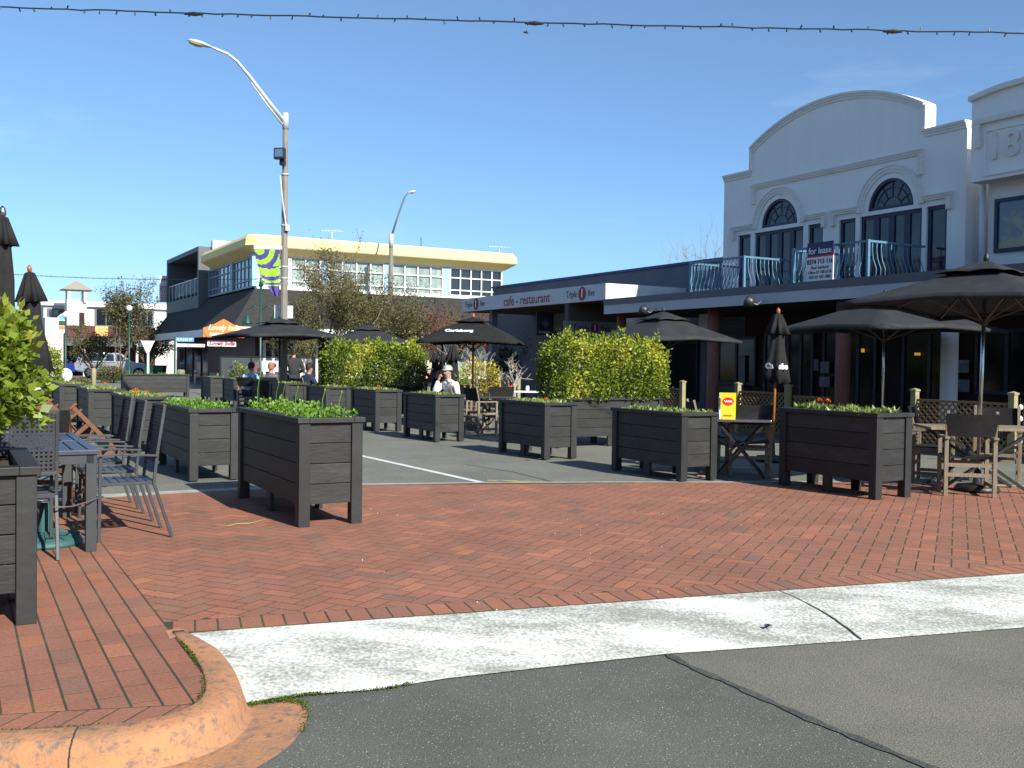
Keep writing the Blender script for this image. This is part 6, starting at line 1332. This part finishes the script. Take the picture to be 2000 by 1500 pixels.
# lattice fences
def lattice_fence(px0, px1, label, u=14.2, posts=(1, 1), zt=.90):
    d0 = ray(px0, 770); d1_ = ray(px1, 770); q = []
    for d in (d0, d1_): t = (u-CP.dot(D2))/d.dot(D2); q.append(-(CP+d*t).dot(D1))
    x0, x1 = q; root = frameW(u, -(x0+x1)/2, 'lattice_fence', label, 'fence', 'timber lattice fences before the verandah')
    for x, on in ((x0, posts[0]), (x1, posts[1])):
        if on:
            p = MW().box(x-.05, x+.05, u-.05, u+.05, 0, 1.03).build('post', M['fencepost'], root, bevel=.004); mb = MW(); mb.box(x-.062, x+.062, u-.062, u+.062, 1.03, 1.06); mb.add([(x-.055, u-.055, 1.06), (x+.055, u-.055, 1.06), (x+.055, u+.055, 1.06), (x-.055, u+.055, 1.06), (x, u, 1.085)], [(0, 1, 4), (1, 2, 4), (2, 3, 4), (3, 0, 4)]); mb.build('cap', M['fencepost'], p)
    a, b_ = x0+.051, x1-.051; mb = MW(); mb.box(a, b_, u-.02, u+.02, zt-.04, zt); mb.build('rail', M['lattice'], root); MW().box(a, b_, u-.02, u+.02, .08, .12).build('rail', M['lattice'], root)
    mb = MW(); zl, zh = .12, zt-.04; hgt = zh-zl; sp = .115; n = int((b_-a+hgt)/sp)+1
    for k in range(n):
        for sgn in (1, -1):
            xs = a-hgt+k*sp if sgn == 1 else a+k*sp+.02
            xa_, za_, xb_, zb_ = (xs, zl, xs+hgt, zh) if sgn == 1 else (xs, zl, xs-hgt, zh)
            dx = (xb_-xa_)
            t0, t1 = 0, 1
            for lim, s2 in ((a, 1), (b_, -1)):
                fa, fb_ = (xa_-lim)*s2, (xb_-lim)*s2
                if fa < 0 and fb_ < 0: t0 = 2; break
                if fa < 0: t0 = max(t0, -fa/(fb_-fa))
                elif fb_ < 0: t1 = min(t1, fa/(fa-fb_))
            if t0 >= t1-.02: continue
            mb.bar((xa_+dx*t0, u-.006*sgn, zl+hgt*t0), (xa_+dx*t1, u-.006*sgn, zl+hgt*t1), .03, .008, up=(0, 1, 0))
    mb.build('lattice_panel', M['lattice'], root); return root
lattice_fence(1290, 1333, 'short lattice fence right of the right hedge', posts=(0, 1))
lattice_fence(1441, 1539, 'lattice fence behind the folded umbrella and the yellow menu card')
lattice_fence(1546, 1624, 'lattice fence running behind the brown pillar', posts=(0, 0), zt=.86)
lattice_fence(1787, 1979, 'long lattice fence behind the right wooden table')
lattice_fence(1992, 2070, 'lattice fence cut by the right edge of the picture', posts=(0, 1))
lattice_fence(925, 974, 'distant lattice fence right of the orange umbrella pole', posts=(0, 1))
lattice_fence(976, 1012, 'distant lattice fence left of the white-topped table', posts=(0, 1))
sw = thing('shell_string', GY(1991, 14.4, .2), 0, 'string of white discs hanging on the right edge lattice', 'decoration')
for k in range(4): MB().lathe([(.001, -.05), (.035, -.02), (.035, .02), (.001, .05)], 12, (0, 0, .15+k*.17)).build('disc', M['letterwhite'], sw, smooth=True)
MB().tube([(0, 0, 0), (0, 0, .8)], .004, 5).build('cord', M['blackmetal'], sw)
# palm in a pot
pl_ = thing('potted_palm', GY(1683, 17.6), 0, 'dark spiky palm in a pot under the verandah', 'plant'); MB().lathe([(.16, 0), (.2, .3), (.22, .34), (.17, .34)], 18).build('pot', M['blackmetal'], pl_, smooth=True); P = []; mb = MB()
for k in range(64):
    a = random.uniform(0, 6.28); e = random.uniform(.3, 1.3); L = random.uniform(.55, .85); d = Vector((math.cos(a)*math.cos(e), math.sin(a)*math.cos(e), math.sin(e))); p = Vector((0, 0, .36)); pts = []
    s_ = Vector((-math.sin(a), math.cos(a), 0)); row = []
    for i in range(6): t = i/5; q = p+d*L*t+Vector((0, 0, -.28*t*t*math.cos(e))); w_ = .014*(1-t)+.001; row += [q-s_*w_, q+s_*w_]
    mb.add(row, [(2*i, 2*i+1, 2*i+3, 2*i+2) for i in range(5)])
mb.build('fronds', lf_palm, pl_)
# glass screens
def glass_screen(x0, x1, Y0, Y1, h_, n, label, m=None):
    a, b_ = GY(x0, Y0), GY(x1, Y1); root = thing('glass_screen', a, math.atan2(b_.y-a.y, b_.x-a.x), label, 'screen', 'glass terrace screens'); L = (b_-a).length; m = m or M['blackmetal']
    for k in range(n+1): MB().box(L*k/n-.025, L*k/n+.025, -.025, .025, 0, h_).build('post', m, root)
    mb = MB(); mb.box(0, L, -.03, .03, h_+.001, h_+.035); mb.build('top_rail', m, root)
    for k in range(n): MB().box(L*k/n+.03, L*(k+1)/n-.03, -.004, .004, .12, h_-.02).build('glass_panel', M['glass'], root)
    return root
glass_screen(430, 612, 34, 34, 1.50, 3, 'dark framed glass screen behind the seated people at the lamp pole')
glass_screen(806, 877, 25, 23.6, 1.22, 1, 'grey framed glass panel left of the branded umbrella pole', M['galv'])
nb = thing('notice_board', GY(528, 33.7), 0, 'white notice with a red seal fixed to the glass screen', 'sign'); k = 33.7/FPX; MB().box(-17*k, 15*k, -.02, 0, H-23*k, H-2*k).build('sheet', M['letterwhite'], nb); MB().prism([(8*k+4*k*math.cos(a*math.pi/8), H-11*k+4.5*k*math.sin(a*math.pi/8)) for a in range(16)], -.028, -.021).build('seal', M['red'], nb)
rf = thing('red_flower_pot', GY(832, 23.3), 0, 'big red flower on a stand behind the man in the dark cap', 'flower'); MB().tube([(0, 0, .02), (0, 0, .98)], .02, 8).build('stem', M['green'], rf); P = []; O = []
for k in range(120): a = random.uniform(0, 6.28); P.append((math.cos(a)*.03, -.02, 1.05+math.sin(a)*.03)); O.append((math.cos(a), random.gauss(-.2, .3), math.sin(a)))
leafmesh('petals', P, [.09]*120, M['redbright'], rf, outward=np.array(O), tilt=.2); MB().lathe([(.12, 0), (.14, .02), (.02, .04)], 14).build('foot', M['blackmetal'], rf)
for px, Y, lab in ((848, 27.5, 'left of two small black folded umbrellas before the beige blind'), (863, 27.2, 'right of two small black folded umbrellas before the beige blind'), (884, 26.5, 'larger black folded umbrella behind the woman in the cap')):
    closed_umbrella(GY(px, Y), 1.62 if px != 884 else 1.85, .85 if px != 884 else .5, .16 if px != 884 else .24, lab, M['blackmetal'], M['blackmetal'])
# ------------------------------------------------------------------ PEOPLE
def skin_obj(name, nodes, edges, m, parent, sub=2):
    me = bpy.data.meshes.new(name); me.from_pydata([n[:3] for n in nodes], edges, []); me.materials.append(m); o = bpy.data.objects.new(name, me); COL.objects.link(o); o.parent = parent
    md = o.modifiers.new('skin', 'SKIN'); md.use_smooth_shade = True
    for i, n in enumerate(nodes): r_ = n[3]; me.skin_vertices[0].data[i].radius = (r_, n[4] if len(n) > 4 else r_); me.skin_vertices[0].data[i].use_root = (i == 0)
    s = o.modifiers.new('sub', 'SUBSURF'); s.levels = sub; s.render_levels = sub
    return o
def person(loc, rz, label, sitting, shirt, trousers, hair, arms='down', cap=None, lean=0, phone=False):
    root = thing('person', loc, rz, label, 'person'); hz = .48 if sitting else .93; T_ = hz; ly = -lean
    J = {'pel': (0, 0, T_), 'wai': (0, ly*.3, T_+.2), 'che': (0, ly*.7-.01, T_+.40), 'nec': (0, ly-.02, T_+.56), 'chin': (0, ly-.05, T_+.62)}
    hx, hy, hzz = 0, ly-.045, T_+.73
    def arm(s_):
        sh = (s_*.19, ly*.9, T_+.48)
        if arms == 'face' and s_ == -1: return sh, (s_*.27, ly-.2, T_+.26), (s_*.13, ly-.16, T_+.60)
        if arms == 'table': return sh, (s_*.27, ly-.12, T_+.22), (s_*.12, ly-.36, T_+.24)
        if arms == 'front': return sh, (s_*.29, ly+.03, T_+.2), (s_*.12, ly-.16, T_+.12)
        return sh, (s_*.25, ly+.03, T_+.2), (s_*.24, ly-.08, T_-.03)
    N_ = []; E_ = []; 
    def add(p, r_, par=None, ry=None):
        N_.append((*p, r_, ry if ry else r_)); 
        if par is not None: E_.append((par, len(N_)-1))
        return len(N_)-1
    p_ = add(J['pel'], .12, None, .10); w_ = add(J['wai'], .11, p_, .085); c_ = add(J['che'], .11, w_, .09); n_ = add(J['nec'], .05, c_); ch = add(J['chin'], .06, n_)
    m1 = add((0, hy-.005, hzz-.02), .082, ch, .095); m2 = add((0, hy+.005, hzz+.05), .074, m1, .088); add((0, hy+.01, hzz+.09), .04, m2)
    add((0, hy-.115, hzz-.03), .011, m1)
    for s_ in (-1, 1): add((s_*.088, hy+.005, hzz-.02), .013, m1)
    sk = {}
    for s_ in (-1, 1):
        sh, el, wr_ = arm(s_); a = add(sh, .045, c_); b2 = add(el, .042, a); c2 = add(wr_, .027, b2); d = (Vector(wr_)-Vector(el)).normalized(); px_ = d.cross(Vector((0, 1, .3))).normalized(); pm_ = Vector(wr_)+d*.07; pk = add(tuple(pm_), .034, c2, .018)
        for k, (o_, l_) in enumerate(((-.027, .065), (-.009, .078), (.009, .074), (.027, .058))):
            f1 = add(tuple(pm_+px_*o_+d*l_*.5), .009, pk); add(tuple(pm_+px_*o_*1.1+d*l_+Vector((0, 0, -.012))), .007, f1)
        t1_ = add(tuple(Vector(wr_)+d*.04-px_*.045), .010, pk); add(tuple(Vector(wr_)+d*.075-px_*.06), .008, t1_)
        if sitting: kn, an, to = (s_*.11, -.43, T_+.03), (s_*.12, -.40, .09), (s_*.12, -.56, .045)
        else: kn, an, to = (s_*.11, -.02, .50), (s_*.12, .01, .09), (s_*.13, -.14, .04)
        hp = (s_*.10, 0, T_-.02); a2 = add(hp, .09, p_); k2 = add(kn, .06, a2); n2 = add(an, .042, k2); add(to, .035, n2); sk[s_] = (sh, el, wr_, hp, kn, an)
    skin_obj('body', N_, E_, M['skin'], root)
    g = .022; N2 = [(*J['pel'], .15+g, .115+g), (*J['wai'], .14+g, .10+g), (J['che'][0], J['che'][1], J['che'][2]+.03, .155+g, .115+g), (J['nec'][0], J['nec'][1]+.005, J['nec'][2]-.035, .11), (J['nec'][0], J['nec'][1], J['nec'][2]+.01, .066)]; E2 = [(0, 1), (1, 2), (2, 3), (3, 4)]
    for s_ in (-1, 1):
        sh, el, wr_ = sk[s_][:3]; i = len(N2); N2 += [(sh[0]*.93, sh[1], sh[2]-.015, .085), (*el, .062), (*Vector(el).lerp(Vector(wr_), .85), .045)]; E2 += [(2, i), (i, i+1), (i+1, i+2)]
    skin_obj('shirt', N2, E2, shirt, root)
    N3 = [(J['pel'][0], J['pel'][1], J['pel'][2], .16, .125)]; E3 = []
    for s_ in (-1, 1): hp, kn, an = sk[s_][3:]; i = len(N3); N3 += [(*hp, .105), (*kn, .075), (an[0], an[1], an[2]+.03, .062)]; E3 += [(0, i), (i, i+1), (i+1, i+2)]
    skin_obj('trousers', N3, E3, trousers, root)
    for s_ in (-1, 1):
        an = sk[s_][5]; MB().tube([(an[0], an[1]+.05, .045), (an[0], an[1]-.06, .05), (an[0], an[1]-.17, .035)], [.04, .05, .035], 10).build('shoe', M['blackmetal'], root, smooth=True)
    mb = MB(); vs = []; n = 16; rows = [(-.02, 1.04), (.03, 1.10), (.08, 1.0), (.115, .72), (.135, .3)]
    for z, k in rows:
        for j in range(n):
            a = 2*math.pi*j/n; back = max(0, math.sin(a)); vs.append((math.cos(a)*.088*k, hy+.008+math.sin(a)*.10*k+.006*back, hzz+z+.01-(.05*back if z < .02 else 0)+(.05*max(0, -math.sin(a)) if z < .05 else 0)))
    mb.add(vs, [(i*n+j, i*n+(j+1) % n, (i+1)*n+(j+1) % n, (i+1)*n+j) for i in range(4) for j in range(n)]+[tuple(range(4*n, 5*n))]); mb.build('hair', hair, root, smooth=True)
    for s_ in (-1, 1): MB().lathe([(.001, -.010), (.010, -.004), (.010, .004), (.001, .010)], 8, (s_*.032, hy-.088, hzz+.0)).build('eye', M['blackmetal'], root)
    MB().bar((-.022, hy-.094, hzz-.062), (.022, hy-.094, hzz-.062), .006).build('mouth', M['red'], root)
    if cap:
        cb_ = MB().lathe([(.108, .03), (.112, .06), (.098, .105), (.06, .14), (.01, .15)], 18, (0, hy+.005, hzz)).build('cap', cap, root, smooth=True); MB().slab([(math.cos(a)*.085, hy-.06+math.sin(a)*.11) for a in [math.pi+math.pi*k/10 for k in range(11)]], hzz+.035, hzz+.047).build('brim', cap, cb_)
    if phone: wv = Vector(sk[-1][2]); MB().box(-.006+wv.x, .006+wv.x, wv.y-.05, wv.y+.02, wv.z+.02, wv.z+.15).build('phone', M['blackmetal'], root)
    return root
m_dk = mat('charcoal_knit', (.022, .024, .028), .9, (.03, .032, .038), 8); m_bl = mat('navy_jacket', (.012, .022, .06), .85); m_sky = mat('light_blue_shirt', (.25, .42, .62), .8); m_gr = mat('grey_shirt', (.10, .10, .115), .85); m_wh = mat('white_top', (.75, .74, .74), .8); m_jn = mat('dark_jeans', (.02, .025, .045), .9)
def chair_for(px, Y, rz, lab): place(dg, GY(px, Y), rz, lab, 'chairs of the seated people')
person(GY(573, 28.2), R(200), 'man in a charcoal sweater standing with his back turned beside the lamp pole', False, m_dk, m_jn, M['hairdark'], arms='front')
for px, Y, rz, lab, sh, hr, ar, cp, ln, ph, cl in (
    (487, 27.6, R(160), 'seated person with dark hair and light blue shirt', m_sky, M['hairdark'], 'table', None, .05, False, 'director chair under the person in light blue'),
    (527, 27.9, R(175), 'seated person with short light hair and grey shirt', m_gr, M['hairlight'], 'table', None, .05, False, 'director chair under the light-haired person'),
    (592, 26.7, R(140), 'seated person in a navy jacket bending forward right of the lamp pole', m_bl, M['hairdark'], 'table', None, .16, False, 'director chair under the person in navy'),
    (846, 22.8, R(95), 'seated man in a black jacket and dark cap facing right', M['black'], M['hairdark'], 'table', M['black'], .06, False, 'director chair under the man in the dark cap'),
    (888, 21.2, R(-40), 'seated woman in a grey cap and white top holding a phone to her face', m_wh, M['hairdark'], 'face', M['galv'], .2, True, 'director chair under the woman in the cap')):
    person(GY(px, Y, 0), rz, lab, True, sh, m_jn, hr, arms=ar, cap=cp, lean=ln, phone=ph); chair_for(px, Y, rz, cl)
